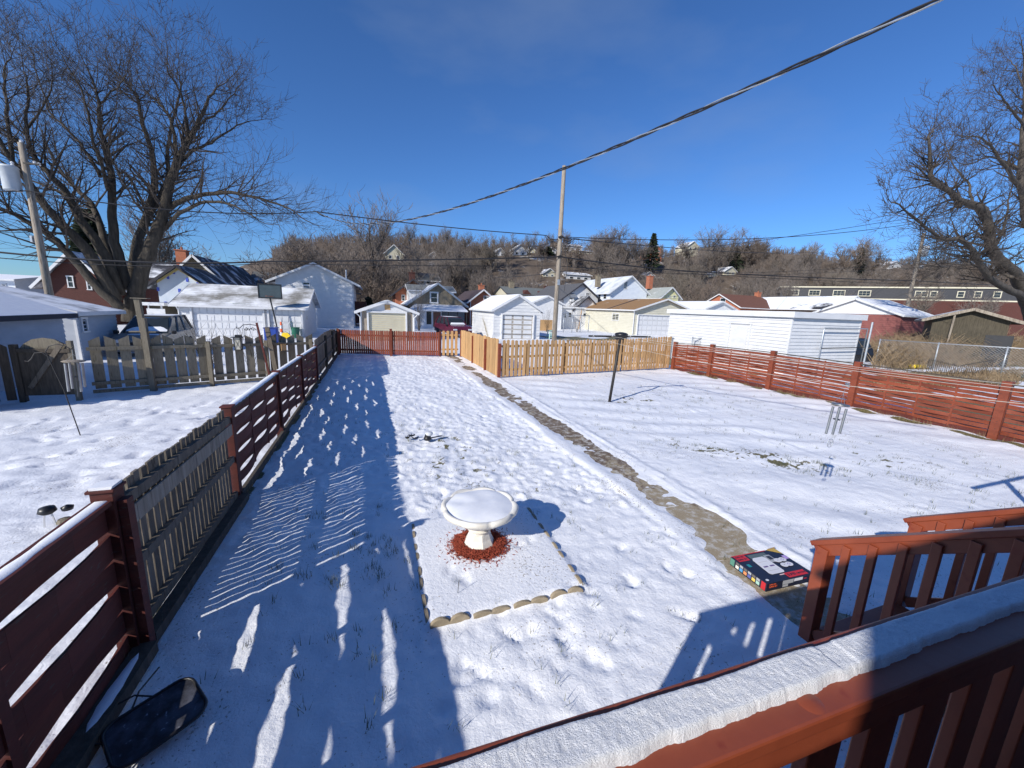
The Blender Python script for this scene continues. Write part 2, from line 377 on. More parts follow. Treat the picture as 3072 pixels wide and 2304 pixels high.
tf=ramp(n,gr.outputs[0],[(.3,(.05,.06,.02)),(.5,(.13,.12,.05)),(.68,(.26,.20,.10))])
at2=N(n,'Attribute',_attribute_name='bare')
ad=N(n,'Math',_operation='MULTIPLY_ADD'); n.links.new(a.outputs[0],ad.inputs[0]); ad.inputs[1].default_value=.9; n.links.new(at2.outputs['Fac'],ad.inputs[2])
fr=ramp(n,ad.outputs[0],[(.92,0.),(1.22,1.)])
sk1=N(n,'TexNoise',Scale=38.,Detail=3.,Roughness=.6); n.links.new(mp.outputs[0],sk1.inputs[0])
sk2=N(n,'TexNoise',Scale=.9,Detail=4.); n.links.new(mp.outputs[0],sk2.inputs[0])
sk3=N(n,'Math',_operation='MULTIPLY_ADD'); sk3.inputs[1].default_value=.45; n.links.new(sk2.outputs[0],sk3.inputs[0]); n.links.new(sk1.outputs[0],sk3.inputs[2])
skr=ramp(n,sk3.outputs[0],[(.87,0.),(.94,.8)])
base=mixc(n,skr.outputs[0],sn.outputs[0],(.22,.185,.13))
n.links.new(mixc(n,fr.outputs[0],base,tf.outputs[0]),b.inputs['Base Color'])
b.inputs['Roughness'].default_value=.6
a3=N(n,'TexNoise',Scale=22.,Detail=8.,Roughness=.65); n.links.new(mp.outputs[0],a3.inputs[0])
vo=N(n,'TexVoronoi',Scale=9.,_feature='DISTANCE_TO_EDGE'); wn=N(n,'TexNoise',Scale=4.,Detail=4.); n.links.new(mp.outputs[0],wn.inputs[0])
va=N(n,'VectorMath',_operation='MULTIPLY_ADD'); va.inputs[1].default_value=(.45,.45,.45); n.links.new(wn.outputs['Color'],va.inputs[0]); n.links.new(mp.outputs[0],va.inputs[2]); n.links.new(va.outputs[0],vo.inputs[0])
vm=N(n,'MapRange'); vm.inputs[2].default_value=.12; vm.inputs[4].default_value=.10; n.links.new(vo.outputs['Distance'],vm.inputs[0])
hh=N(n,'Math',_operation='ADD'); n.links.new(a3.outputs[0],hh.inputs[0]); n.links.new(vm.outputs[0],hh.inputs[1])
bp=bump(n,b,hh.outputs[0],.55,.018)
me.materials.append(m); g=bpy.data.objects.new('ground',me); COL.objects.link(g); g['kind']='structure'
# ---- concrete path
def path_material():
    m,n,b=newmat('path_concrete'); mp=coords(n)
    g1=N(n,'TexNoise',Scale=90.,Detail=3.); n.links.new(mp.outputs[0],g1.inputs[0])
    con=ramp(n,g1.outputs[0],[(.3,(.24,.19,.12)),(.7,(.40,.33,.225))])
    g2=N(n,'TexNoise',Scale=3.2,Detail=8.,Roughness=.7); n.links.new(mp.outputs[0],g2.inputs[0])
    sp=N(n,'SeparateXYZ'); n.links.new(mp.outputs[0],sp.inputs[0])
    mr=N(n,'MapRange'); mr.inputs[1].default_value=3.6; mr.inputs[2].default_value=6.2; mr.inputs[3].default_value=-.12; mr.inputs[4].default_value=.12
    n.links.new(sp.outputs[1],mr.inputs[0])
    ad=N(n,'Math',_operation='ADD'); n.links.new(g2.outputs[0],ad.inputs[0]); n.links.new(mr.outputs[0],ad.inputs[1])
    f=ramp(n,ad.outputs[0],[(.50,0.),(.60,.9)])
    g3=N(n,'TexNoise',Scale=55.,Detail=4.); n.links.new(mp.outputs[0],g3.inputs[0])
    deb=ramp(n,g3.outputs[0],[(.35,(.04,.025,.017)),(.5,(.12,.078,.052)),(.65,(.25,.185,.13))])
    out=mixc(n,f.outputs[0],con.outputs[0],deb.outputs[0])
    g4=N(n,'TexNoise',Scale=7.,Detail=8.,Roughness=.75); n.links.new(mp.outputs[0],g4.inputs[0])
    f4=ramp(n,g4.outputs[0],[(.49,0.),(.60,.85)]); out=mixc(n,f4.outputs[0],out,(.52,.50,.46))
    n.links.new(out,b.inputs['Base Color']); b.inputs['Roughness'].default_value=.8
    bump(n,b,g3.outputs[0],.5,.01); return m
pm=path_material(); mb=MB()
yy=.6
while yy<22.4:
    mb.box(3.66,4.66,yy,yy+1.185,-.1,-.002+random.uniform(-.002,.002)); yy+=1.2
p=mb.build('path',pm); p['kind']='structure'
# ---- hill
def hillz(x,y):
    rid=27*sst(-95,-15,x)+8*sst(40,110,x)+3*np.sin(x*.035)+2*np.sin(x*.013+1)
    rid=np.where(x>120,rid+sst(120,300,x)*12,rid)
    s=sst(88,185,y); return rid*s*(.92+.16*vn(x,y,.03,90))+2.5*vn(x,y,.06,91)*s+.5*vn(x,y,.3,92)*s-.3*(1-s)*1.5+sst(185,420,y)*4*sst(-60,0,x)
hx=np.arange(-140,640,5.); hy=np.arange(86,430,4.); HX,HY=np.meshgrid(hx,hy); HZ=hillz(HX.ravel(),HY.ravel())
vs=np.stack([HX.ravel(),HY.ravel(),HZ],1).tolist(); nx=len(hx)
fs=[(j*nx+i,j*nx+i+1,(j+1)*nx+i+1,(j+1)*nx+i) for j in range(len(hy)-1) for i in range(nx-1)]
hm=MB(); hm.v=[tuple(v) for v in vs]; hm.f=fs
m,n,b=newmat('hill_leaf_litter_and_snow'); mp=coords(n)
a=N(n,'TexNoise',Scale=.12,Detail=9.,Roughness=.7); n.links.new(mp.outputs[0],a.inputs[0])
r=ramp(n,a.outputs[0],[(.35,(.07,.05,.036)),(.57,(.13,.10,.075)),(.64,(.4,.39,.38)),(.70,(.66,.68,.72))]); n.links.new(r.outputs[0],b.inputs['Base Color'])
b.inputs['Roughness'].default_value=.95
hill=hm.build('hills',m,smooth=True); hill['kind']='structure'
# ---- grass blades
def blades(name,spots,mat,label,h=(.04,.10)):
    mb=MB()
    for (x,y,rx,ry,nb,a) in spots:
        c,s=math.cos(a),math.sin(a)
        for k in range(nb):
            u=random.gauss(0,.5)*rx;v=random.gauss(0,.5)*ry
            X=x+u*c-v*s;Y=y+u*s+v*c;hh=random.uniform(*h);t=random.uniform(0,6.3);l=random.uniform(.01,.05)
            z=-.01; wd=.0027; ct,st=math.cos(t),math.sin(t)
            mb.add([(X-st*wd,Y+ct*wd,z),(X+st*wd,Y-ct*wd,z),(X+ct*l,Y+st*l,z+hh)],[(0,1,2)])
    o=mb.build(name,mat); o['kind']='stuff'; return o
straw=paint('dry_grass',(.16,.13,.06),(.30,.24,.12),6,bs=0); green=paint('winter_grass',(.05,.07,.02),(.14,.14,.06),6,bs=0)
MAT['straw']=straw
sp=[]
for k in range(150):
    ch=random.random()
    if ch<.3: sp.append((random.gauss(-.2,.4),random.gauss(3.9,.9),.06,.06,14,0))
    elif ch<.5: sp.append((random.gauss(1.5,.8),random.gauss(7,1.6),.07,.07,14,0))
    elif ch<.75:
        t=random.gauss(0,1.8); sp.append((7.2+t*.73+random.gauss(0,.2),5.6-t*.68+random.gauss(0,.25),.12,.08,16,0))
    elif ch<.85: sp.append((random.gauss(10,1.2),random.gauss(4.5,.7),.1,.07,14,0))
    else: sp.append((random.gauss(8.5,2.5),random.gauss(10.5,.9),.12,.08,14,0))
for k in range(800): sp.append((random.uniform(-1.6,13),random.uniform(1.8,13),.06,.05,5,0))
blades('grass',sp,green,'')
sp=[(14.72,random.uniform(1,16),.12,.15,26,0) for k in range(50)]+[(random.uniform(5,14.5),16.0+random.uniform(-.1,.1),.1,.1,8,0) for k in range(30)]+[(-1.8,random.uniform(3,22),.06,.15,10,0) for k in range(40)]
blades('dry_grass',sp,straw,'',(.06,.20))
# ---------------------------------------------------------------- fences
def along(p0,p1):
    p0=Vector((p0[0],p0[1],0));p1=Vector((p1[0],p1[1],0)); d=p1-p0; L=d.length; d/=L; n=Vector((-d.y,d.x,0)); return p0,d,n,L
def woven(parent,p0,p1,z0,z1,rows,bh,mat,bays=3,amp=.035,zr0=0,zr1=0,name='woven_panel',sag=0,miss=()):
    """boards woven round upright spacers"""
    p0,d,n,L=along(p0,p1); mb=MB(); st=(z1-z0)/rows
    for i in range(rows):
        if i in miss: continue
        s=1 if i%2 else -1; zc=z0+st*(i+.5)+random.uniform(-.006,.006); tl=random.uniform(-.008,.008); K=bays*8
        th=.008
        vs=[];fs=[]
        for k in range(K+1):
            t=k/K; off=s*amp*math.sin(math.pi*t*bays)+random.uniform(-.001,.001)
            z=zc+tl*(t-.5)*2+zr0*(1-t)+zr1*t+(random.uniform(-.002,.002))-(sag*math.sin(math.pi*t) if i<3 else 0)
            c=p0+d*(t*L)+n*off
            for a,bq in((-th,-bh/2),(th,-bh/2),(th,bh/2),(-th,bh/2)):
                vs.append((c.x+n.x*a,c.y+n.y*a,z+bq))
        for k in range(K):
            o=k*4
            for e in range(4): fs.append((o+e,o+(e+1)%4,o+4+(e+1)%4,o+4+e))
        fs.append((0,1,2,3)); fs.append((K*4+3,K*4+2,K*4+1,K*4))
        mb.add(vs,fs)
    o=mb.build(name,mat,parent,recalc=True)
    for k in range(1,bays):
        sb=MB(); c=p0+d*(L*k/bays); sb.box(c.x-.014,c.x+.014,c.y-.02,c.y+.02,z0+(zr0+zr1)/2-.02,z1+(zr0+zr1)/2)
        sb.build('spacer',mat,parent)
    return o
def caprail(parent,p0,p1,z0,z1,wd,th,mat,snow=.02,sw=None,name='cap_rail'):
    p0_,d,n,L=along(p0,p1); a=Vector((p0[0],p0[1],z0));b=Vector((p1[0],p1[1],z1))
    mb=MB().beam(a,b,wd,th); o=mb.build(name,mat,parent,bevel=.004)
    if snow:
        K=max(6,int(L/.08)); vs=[];fs=[]; sw=(sw or wd)*.5
        for k in range(K+1):
            t=k/K; c=a.lerp(b,t)+Vector((0,0,th/2-.002)); e=random.uniform(-.006,.006)
            prof=[(-sw+e,0),(-sw*.8+e,snow*.7),(0,snow*random.uniform(.85,1.1)),(sw*.8-e,snow*.7),(sw-e,0)]
            for u,zz in prof: vs.append((c.x+n.x*u,c.y+n.y*u,c.z+zz))
        for k in range(K):
            for e in range(4): q=k*5+e; fs.append((q,q+5,q+6,q+1))
        MB().add(vs,fs).build('snow_cap',G('snow'),o,smooth=True)
    return o
def pickets(parent,p0,p1,z0,z1,pw,gap,mat,style='dog',side=0,th=.018,name='picket_panel',zs=(0,0),jit=.006,skip=()):
    p0,d,n,L=along(p0,p1); mb=MB(); cnt=int(round(L/(pw+gap))); st=L/cnt
    for k in range(cnt):
        if k in skip: continue
        t=(k+.5)/cnt; c=p0+d*(L*t)+n*side; zt=z1+zs[0]*(1-t)+zs[1]*t+random.uniform(-jit,jit)*1.5; h=pw/2; ln=random.uniform(-jit,jit)
        if style=='dog': poly=[(-h,z0),(h,z0),(h,zt-.035),(h*.45,zt),(-h*.45,zt),(-h,zt-.035)]
        elif style=='round': poly=[(-h,z0),(h,z0),(h,zt-.03),(h*.7,zt-.008),(0,zt),(-h*.7,zt-.008),(-h,zt-.03)]
        elif style=='alt': # cut diagonally, alternately left and right
            poly=[(-h,z0),(h,z0),(h,zt-(.12 if k%2 else 0)),(-h,zt-(0 if k%2 else .12))]
        else: poly=[(-h,z0),(h,z0),(h,zt),(-h,zt)]
        m=len(poly); vs=[]
        for s in(-th/2,th/2):
            for u,z in poly:
                uu=u+ln*(z-z0); vs.append((c.x+d.x*uu+n.x*s,c.y+d.y*uu+n.y*s,z))
        mb.add(vs,[tuple(range(m)),tuple(range(2*m-1,m-1,-1))]+[(i,(i+1)%m,(i+1)%m+m,i+m)[::-1] for i in range(m)])
    return mb.build(name,mat,parent,recalc=True)
def post(parent,x,y,z0,z1,w,mat,cap=True,name='post',lean=(0,0),snow=False):
    mb=MB(); mb.beam((x,y,z0),(x+lean[0],y+lean[1],z1),w,w,up=(0,1,0))
    if cap: mb.box(x+lean[0]-w*.62,x+lean[0]+w*.62,y+lean[1]-w*.62,y+lean[1]+w*.62,z1+.001,z1+.022)
    o=mb.build(name,mat,parent,bevel=.004)
    if snow: MB().box(x-w*.5,x+w*.5,y-w*.5,y+w*.5,z1+.024,z1+.045,jit=.004).build('snow_cap',G('snow'),o)
    return o
FX=-1.88
# left boundary: three different builds in one line
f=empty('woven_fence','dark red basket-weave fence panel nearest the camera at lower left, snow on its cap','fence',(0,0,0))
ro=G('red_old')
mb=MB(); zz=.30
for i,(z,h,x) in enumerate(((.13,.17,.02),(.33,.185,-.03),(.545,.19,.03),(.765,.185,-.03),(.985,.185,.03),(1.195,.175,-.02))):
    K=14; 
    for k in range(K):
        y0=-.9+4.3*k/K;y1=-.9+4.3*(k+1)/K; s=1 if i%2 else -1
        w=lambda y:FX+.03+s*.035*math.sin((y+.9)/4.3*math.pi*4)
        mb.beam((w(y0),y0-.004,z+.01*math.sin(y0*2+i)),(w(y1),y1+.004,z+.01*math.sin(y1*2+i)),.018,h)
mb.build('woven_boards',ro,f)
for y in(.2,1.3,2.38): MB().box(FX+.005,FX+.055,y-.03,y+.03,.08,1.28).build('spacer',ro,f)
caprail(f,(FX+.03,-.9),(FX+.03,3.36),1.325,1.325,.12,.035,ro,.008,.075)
o=MB().beam((FX+.13,-.9,.06),(FX+.13,3.4,.06),.14,.10).build('bottom_board',G('dark_wood'),f)
for a,b in((1.9,2.35),(2.7,3.3)):
    K=10; vs=[];fs=[]
    for k in range(K+1):
        y=a+(b-a)*k/K; e=.04*math.sin(math.pi*k/K)**.5*random.uniform(.8,1.1)
        vs+=[(FX+.13-e,y,.111),(FX+.13,y,.111+e*.4),(FX+.13+e,y,.111)]
    for k in range(K):
        for q in(0,1): fs.append((k*3+q,k*3+q+3,k*3+q+4,k*3+q+1))
    MB().add(vs,fs).build('snow_patch',G('snow'),o,smooth=True)
post(f,FX+.03,3.44,-.1,1.40,.13,ro,cap=True,snow=True)
MB().box(FX+.10,FX+.155,3.40,3.48,-.1,1.32).build('post_facing',G('red_old'),f)
f=empty('picket_fence','weathered grey picket panel between two red woven panels in the left fence','fence')
gw=G('grey_wood')
pickets(f,(FX-.02,3.53),(FX-.02,6.0),.08,1.36,.085,.022,gw,'flat',th=.02,jit=.012,zs=(0,-.05))
for z,h in((1.22,.09),(.66,.085),(.14,.09)): MB().beam((FX+.02,3.50,z),(FX+.02,6.02,z-.04),.045,h).build('rail',gw,f)
MB().beam((FX+.05,3.52,1.08),(FX+.05,6.0,1.05),.018,.15).build('fascia_board',G('pole_wood'),f)
MB().beam((FX+.10,3.5,.05),(FX+.10,6.1,.02),.10,.10).build('bottom_board',G('dark_wood'),f)
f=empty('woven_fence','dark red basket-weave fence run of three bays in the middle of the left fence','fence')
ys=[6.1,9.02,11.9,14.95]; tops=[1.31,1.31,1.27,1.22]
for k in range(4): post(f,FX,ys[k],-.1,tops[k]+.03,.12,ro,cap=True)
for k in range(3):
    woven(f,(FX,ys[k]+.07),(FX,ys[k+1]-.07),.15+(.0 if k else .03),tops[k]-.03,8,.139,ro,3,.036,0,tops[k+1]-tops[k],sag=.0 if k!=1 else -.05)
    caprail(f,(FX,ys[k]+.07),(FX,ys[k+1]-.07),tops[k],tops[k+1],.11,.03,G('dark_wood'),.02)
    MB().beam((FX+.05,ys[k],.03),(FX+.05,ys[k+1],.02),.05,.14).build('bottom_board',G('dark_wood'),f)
f=empty('picket_fence','tall weathered grey board fence at the far end of the left boundary','fence')
for a,b,t0,t1 in((15.05,17.9,1.45,1.48),(17.95,20.9,1.50,1.46),(20.95,23.3,1.44,1.30)):
    pickets(f,(FX-.02,a),(FX-.02,b),.1,t0,.12,.012,gw,'flat',zs=(0,t1-t0),jit=.01)
    for z in(1.15,.45): MB().beam((FX+.02,a,z),(FX+.02,b,z),.04,.09).build('rail',gw,f)
    post(f,FX+.04,b,-.1,t1-.08,.10,G('dark_wood'),cap=False)
    MB().beam((FX+.09,a,.06),(FX+.09,b,.04),.05,.16).build('bottom_board',G('dark_wood'),f)
post(f,FX+.08,23.3,0,1.36,.11,G('picket_wood'),cap=False)
# far red picket fence
RY0,RY1=22.9,21.75
f=empty('picket_fence','red picket fence closing the far end of the yard','fence')
rd=G('red')
pl=lambda x:RY0+(RY1-RY0)*(x+1.7)/5.2
pickets(f,(-1.7,pl(-1.7)),(.92,pl(.92)),.04,1.33,.095,.018,rd,'round',side=.03,jit=.006)
pickets(f,(.98,pl(.98)),(3.5,pl(3.5)),.04,1.34,.095,.016,rd,'round',side=.03,jit=.006)
for z in(.25,1.05): MB().beam((-1.7,pl(-1.7)+.075,z),(3.5,pl(3.5)+.075,z),.04,.09).build('rail',rd,f)
post(f,.95,pl(.95)-.05,-.05,1.42,.12,rd); post(f,-1.72,pl(-1.7)-.05,-.05,1.34,.1,rd); post(f,3.55,pl(3.5),-.05,1.40,.1,G('red_old'))
# tan gate, tan side fence, tan front fence
tn=G('tan_wood')
f=empty('garden_gate','narrow new tan picket gate at the end of the path beside the red fence','gate',(3.62,21.7,0))
for k in range(4):
    MB().prism([(.03+k*.235,.06),(.175+k*.235,.06),(.175+k*.235,1.40),(.14+k*.235,1.43),(.065+k*.235,1.43),(.03+k*.235,1.40)],-.01,.012).build('picket',tn,f)
for z in(.35,1.15): MB().box(0,.93,.014,.05,z,z+.09).build('rail',tn,f)
MB().box(-.03,.03,-.02,.05,1.12,1.16).build('hinge',G('iron'),f); MB().box(.90,.99,-.03,.0,1.08,1.12).build('latch',G('iron'),f)
f=empty('picket_fence','new tan picket fence running beside the path away from the camera','fence')
pickets(f,(4.72,21.6),(4.80,14.95),.05,1.50,.118,.042,tn,'dog',side=-.03,zs=(0,.05),jit=.02,th=.03)
for z in(.35,1.15): MB().beam((4.80,21.6,z),(4.88,14.9,z),.04,.09).build('rail',tn,f)
for y,zz in((21.65,1.45),(18.9,1.38),(16.6,1.42)): post(f,4.70,y,-.05,zz,.11,G('red'),cap=False)
f=empty('picket_fence','new tan picket fence facing the camera across the yard','fence')
A=(4.86,14.82);B=(14.55,16.25)
pickets(f,A,(7.9,15.27),.05,1.50,.128,.062,tn,'dog',side=-.03,zs=(.04,.03),jit=.012)
pickets(f,(7.97,15.28),(11.2,15.75),.05,1.52,.128,.05,tn,'dog',side=-.03,zs=(.0,.03),jit=.012)
pickets(f,(11.27,15.76),B,.05,1.56,.128,.048,tn,'dog',side=-.03,zs=(.0,.12),jit=.012)
for z in(.32,.85,1.28): MB().beam((A[0],A[1]+.02,z),(B[0],B[1]+.02,z+.04),.04,.09).build('rail',tn,f)
pickets(f,A,B,.10,1.40,.128,.35,tn,'dog',side=.06,jit=.012,name='rear_pickets')
post(f,4.78,14.80,-.05,1.40,.12,G('red'),cap=False)
for x,y in((7.93,15.30),(11.23,15.78)): post(f,x,y+.1,-.05,1.45,.09,tn,cap=False)
# right woven fence
f=empty('woven_fence','long red basket-weave fence along the right side of the yard','fence')
rx=14.95; ys=[16.1,13.95,11.0,8.15,4.85,2.0,-1.0]; zt=[1.42,1.50,1.53,1.50,1.47,1.45,1.45]
xs=[14.72,14.92,14.95,15.05,14.95,14.95,14.95]
for k in range(7): post(f,xs[k],ys[k],-.1,zt[k],.17,rd,cap=False)
for k in range(6):
    woven(f,(xs[k],ys[k]-.1),(xs[k+1],ys[k+1]+.1),.10,zt[k]-.12,11,.098,rd,3 if k<3 else 4,.04,0,zt[k+1]-zt[k])
    caprail(f,(xs[k],ys[k]-.1),(xs[k+1],ys[k+1]+.1),zt[k]-.07,zt[k+1]-.07,.10,.03,G('dark_wood'),0)
    MB().beam((xs[k],ys[k],.05),(xs[k+1],ys[k+1],.05),.03,.14).build('bottom_board',ro,f)
# neighbour's picket fence on the left
f=empty('picket_fence','weathered brown picket fence with diagonal-cut tops across the left neighbour yard','fence')
pw_=G('picket_wood')
LP=lambda x:13.35+(x+8.4)*.38
pts=[-7.35,-6.15,-4.85,-3.4,-1.98]
for k in range(4):
    a,b=pts[k],pts[k+1]
    pickets(f,(a+.05,LP(a)+.02),(b-.05,LP(b)),.16,1.62,.225,.055,pw_,'alt',side=.03,jit=.014,th=.02)
    for z in(1.28,.32,.10): MB().beam((a+.05,LP(a)-.02,z),(b-.05,LP(b)-.02,z),.05,.09).build('rail',pw_,f)
for x in(-4.85,-3.4,-2.1): post(f,x,LP(x)-.05,-.05,1.42,.11,pw_,cap=False)
f=empty('bird_post','tall weathered square post with a thin feeder shelf rising above the brown picket fence','post')
post(f,-6.15,LP(-6.15)-.04,-.05,2.12,.14,pw_,cap=False,lean=(-.03,0))
post(f,-6.24,LP(-6.15)+.10,1.2,2.66,.13,pw_,cap=False,lean=(-.06,0))
x_b=-6.2;y_b=LP(-6.15)+.02
MB().box(x_b-.32,x_b+.30,y_b-.1,y_b+.12,1.72,1.745).build('shelf',pw_,f)
MB().box(x_b-.22,x_b+.16,y_b-.02,y_b+.2,2.665,2.685).build('cap_board',pw_,f)
# arched gate in deep shade at the far left
f=empty('arched_gate','dark weathered wooden gate with an arched top in the far left corner','gate')
y0=13.25
arch=[(-8.35,.15),(-7.3,.15),(-7.3,1.30),(-7.42,1.45),(-7.62,1.58),(-7.85,1.62),(-8.05,1.58),(-8.22,1.46),(-8.35,1.30)]
MB().prism([(x,z) for x,z in arch],y0-.02,y0+.02).build('arched_board',pw_,f,recalc=True)
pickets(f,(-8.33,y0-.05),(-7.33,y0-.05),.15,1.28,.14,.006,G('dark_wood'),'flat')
MB().beam((-8.2,y0-.09,.35),(-7.45,y0-.09,1.5),.03,.10).build('brace',G('grey_wood'),f)
MB().beam((-8.33,y0-.08,1.30),(-7.33,y0-.08,1.30),.03,.1).build('rail',G('dark_wood'),f)
post(f,-7.33,y0-.03,-.05,1.55,.1,pw_,cap=False); post(f,-8.40,y0-.03,-.05,1.45,.12,G('dark_wood'),cap=False)
f=empty('garden_shed','dark grey wooden shed corner at the far left edge of the picture','shed',(-10.3,12.0,0))
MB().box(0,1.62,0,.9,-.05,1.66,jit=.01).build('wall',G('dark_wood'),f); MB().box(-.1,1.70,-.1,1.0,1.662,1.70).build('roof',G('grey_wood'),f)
MB().box(1.64,1.74,-.02,.0,0,1.5).build('corner_board',G('grey_wood'),f)
f=empty('picket_fence','single dark pointed board standing beside the shed at far left','fence board')
pickets(f,(-8.95,13.0),(-8.45,13.2),.05,1.52,.16,.08,G('dark_wood'),'alt')
# pole in the fence with scroll bracket and lantern
px_,py_,_=at(808,1110,15.6); 
f=empty('lantern_post','thin dark red post carrying a scrolled iron bracket behind the left fence','post',(-3.25,14.9,0))
MB().beam((-.02,0,0),(-.30,0,2.02),.055,.055,up=(0,1,0)).build('post',G('red_old'),f)
MB().beam((.12,.3,0),(-.08,.3,1.86),.13,.10,up=(0,1,0)).build('support_post',G('grey_wood'),f)
br=MB(); br.tube([(-.30+ -.02,0,1.93),(-.5,0,1.96),(-.68,0,1.94),(-.78,0,1.84),(-.86,0,1.83),(-.88,0,1.88)],.012,5)
br.tube([(-.32,0,1.78),(-.42,0,1.86),(-.52,0,1.80),(-.60,0,1.86),(-.66,0,1.80),(-.60,0,1.76),(-.56,0,1.80)],.010,5)
for k in range(5): br.lathe([(.001,-.02),(.03,0),(.001,.02)],5,(-.40-.06*k,.0,1.78+.03*(k%2)))
br.build('scroll_bracket',G('iron'),f)
lt=empty('lantern','square glass candle lantern with black frame hanging from the scrolled bracket','lantern',(-3.25-.86,14.88,1.15))
bb=MB(); bb.tube([(-.10,0,.42),(-.11,0,.56),(-.06,0,.66),(0,0,.70),(.06,0,.66),(.11,0,.56),(.10,0,.42)],.006,5)
bb.box(-.16,.16,-.16,.16,.385,.40); bb.box(-.06,.06,-.06,.06,.402,.47)
for sx in(-1,1):
    for sy in(-1,1): bb.beam((sx*.10,sy*.10,.385),(sx*.08,sy*.08,0),.014,.014)
bb.box(-.10,.10,-.10,.10,-.02,-.002); bb.beam((-.09,-.102,.37),(.08,-.085,.01),.006,.006); bb.beam((.09,-.102,.37),(-.08,-.085,.01),.006,.006)
bb.box(-.02,.02,-.02,.02,0,.3)
bb.build('frame',G('black'),lt)
gl=plain('lantern_glass',(.42,.40,.33),.2); g_=MB().add([(-.09,-.09,.38),(.09,-.09,.38),(.09,.09,.38),(-.09,.09,.38),(-.075,-.075,.0),(.075,-.075,.0),(.075,.075,.0),(-.075,.075,.0)],[(0,1,5,4),(1,2,6,5),(2,3,7,6),(3,0,4,7)]); g_.build('glass_panel',gl,lt)
x,y,z=at(850,1040,15.3)
f=empty('birdhouse','small tan wooden birdhouse hung on the brown picket fence','birdhouse',(x,y,z),.4)
MB().box(-.07,.07,-.07,.07,-.14,.10).build('box',G('tan_wood'),f); MB().beam((-.14,-.02,.14),(.10,-.02,.12),.22,.02).build('roof',G('grey_wood'),f); MB().box(-.12,.14,-.1,.1,-.17,-.145).build('floor',G('grey_wood'),f)
# shrubs behind the picket fence
def shrub(name,label,x,y,h,sp,nb,mat,cat='shrub',group=None):
    mb=MB()
    for k in range(nb):
        a=random.uniform(0,6.3); l=h*random.uniform(.6,1.05); s=sp*random.uniform(.1,1)
        p=[Vector((random.gauss(0,.05),random.gauss(0,.05),0))]; dd=Vector((math.cos(a)*s,math.sin(a)*s,l))/4
        for q in range(4): p.append(p[-1]+dd+Vector((random.gauss(0,.02),random.gauss(0,.02),0))*h)
        mb.tube(p,[.008,.007,.006,.004,.003],3,False)
        for q in range(3):
            c=p[random.randint(1,3)]; d2=(dd*.9+Vector((random.gauss(0,.1),random.gauss(0,.1),0))*h*.8)
            mb.tube([c,c+d2*.7,c+d2*1.2],[.005,.004,.002],3,False)
    return tag(mb.build(name,mat,None,loc=(x,y,0)),label,cat,group)
shrub('bare_shrub','bare twiggy rose bush behind the picket fence in front of the double garage',-5.6,16.6,2.0,.7,34,G('twig'))
shrub('bare_shrub','sparse bare canes behind the picket fence right of the rose bush',-4.35,16.9,1.75,.4,14,G('twig'))
# ---------------------------------------------------------------- chimes
def chime(name,label,loc,n,L,rt,rr,platec,striker,sail,tilt):
    r=empty(name,label,'wind chime',loc); r.rotation_euler=(tilt[0],tilt[1],0)
    MB().lathe([(0,.012),(rr*1.15,.010),(rr*1.3,-.004),(rr*1.1,-.014),(0,-.016)],18).build('top_plate',platec,r,smooth=True)
    cd=MB(); cd.tube([(0,0,0),(0,0,.26)],.0022,3)
    for k in range(3):
        a=k*2.1; cd.tube([(rr*math.cos(a),rr*math.sin(a),0),(0,0,.14)],.0015,3)
    cd.tube([(0,0,0),(0,0,-L*.62),(0,0,-L*1.15)],.0018,3)
    cd.build('cord',G('galv'),r)
    for k in range(n):
        a=2*math.pi*k/n+.5; x=rr*.85*math.cos(a);y=rr*.85*math.sin(a); l=L*(.78+.22*((k*3)%n)/n)
        MB().tube([(x,y,-.04),(x,y,-.04-l)],rt,8).build('tube',G('alu'),r,smooth=False)
    MB().lathe([(0,.006),(striker,.006),(striker,-.006),(0,-.006)],16,(0,0,-L*.5)).build('striker',G('black'),r)
    return r
c=chime('wind_chime','silver wind chime with wooden top hanging from a leaning hook in the left yard',(-5.48,9.9,1.47),6,.62,.021,.13,G('pole_wood'),.03,.04,(0,.04))
f=empty('shepherd_hook','thin leaning rusty shepherd hook planted in the snowy left yard','garden hook',(-5.57,9.89,0))
hk=MB(); hk.tube([(0,0,-.05),(-.12,0,.9),(-.25,0,1.50),(-.28,0,1.66),(-.22,0,1.76),(-.10,0,1.80),(.02,0,1.76),(.09,0,1.70),(.13,0,1.76)],.009,6)
hk.tube([(-.25,0,1.55),(-.33,0,1.64),(-.44,0,1.63),(-.50,0,1.52),(-.55,0,1.47),(-.60,0,1.48)],.009,6)
hk.build('hook',G('iron'),f)
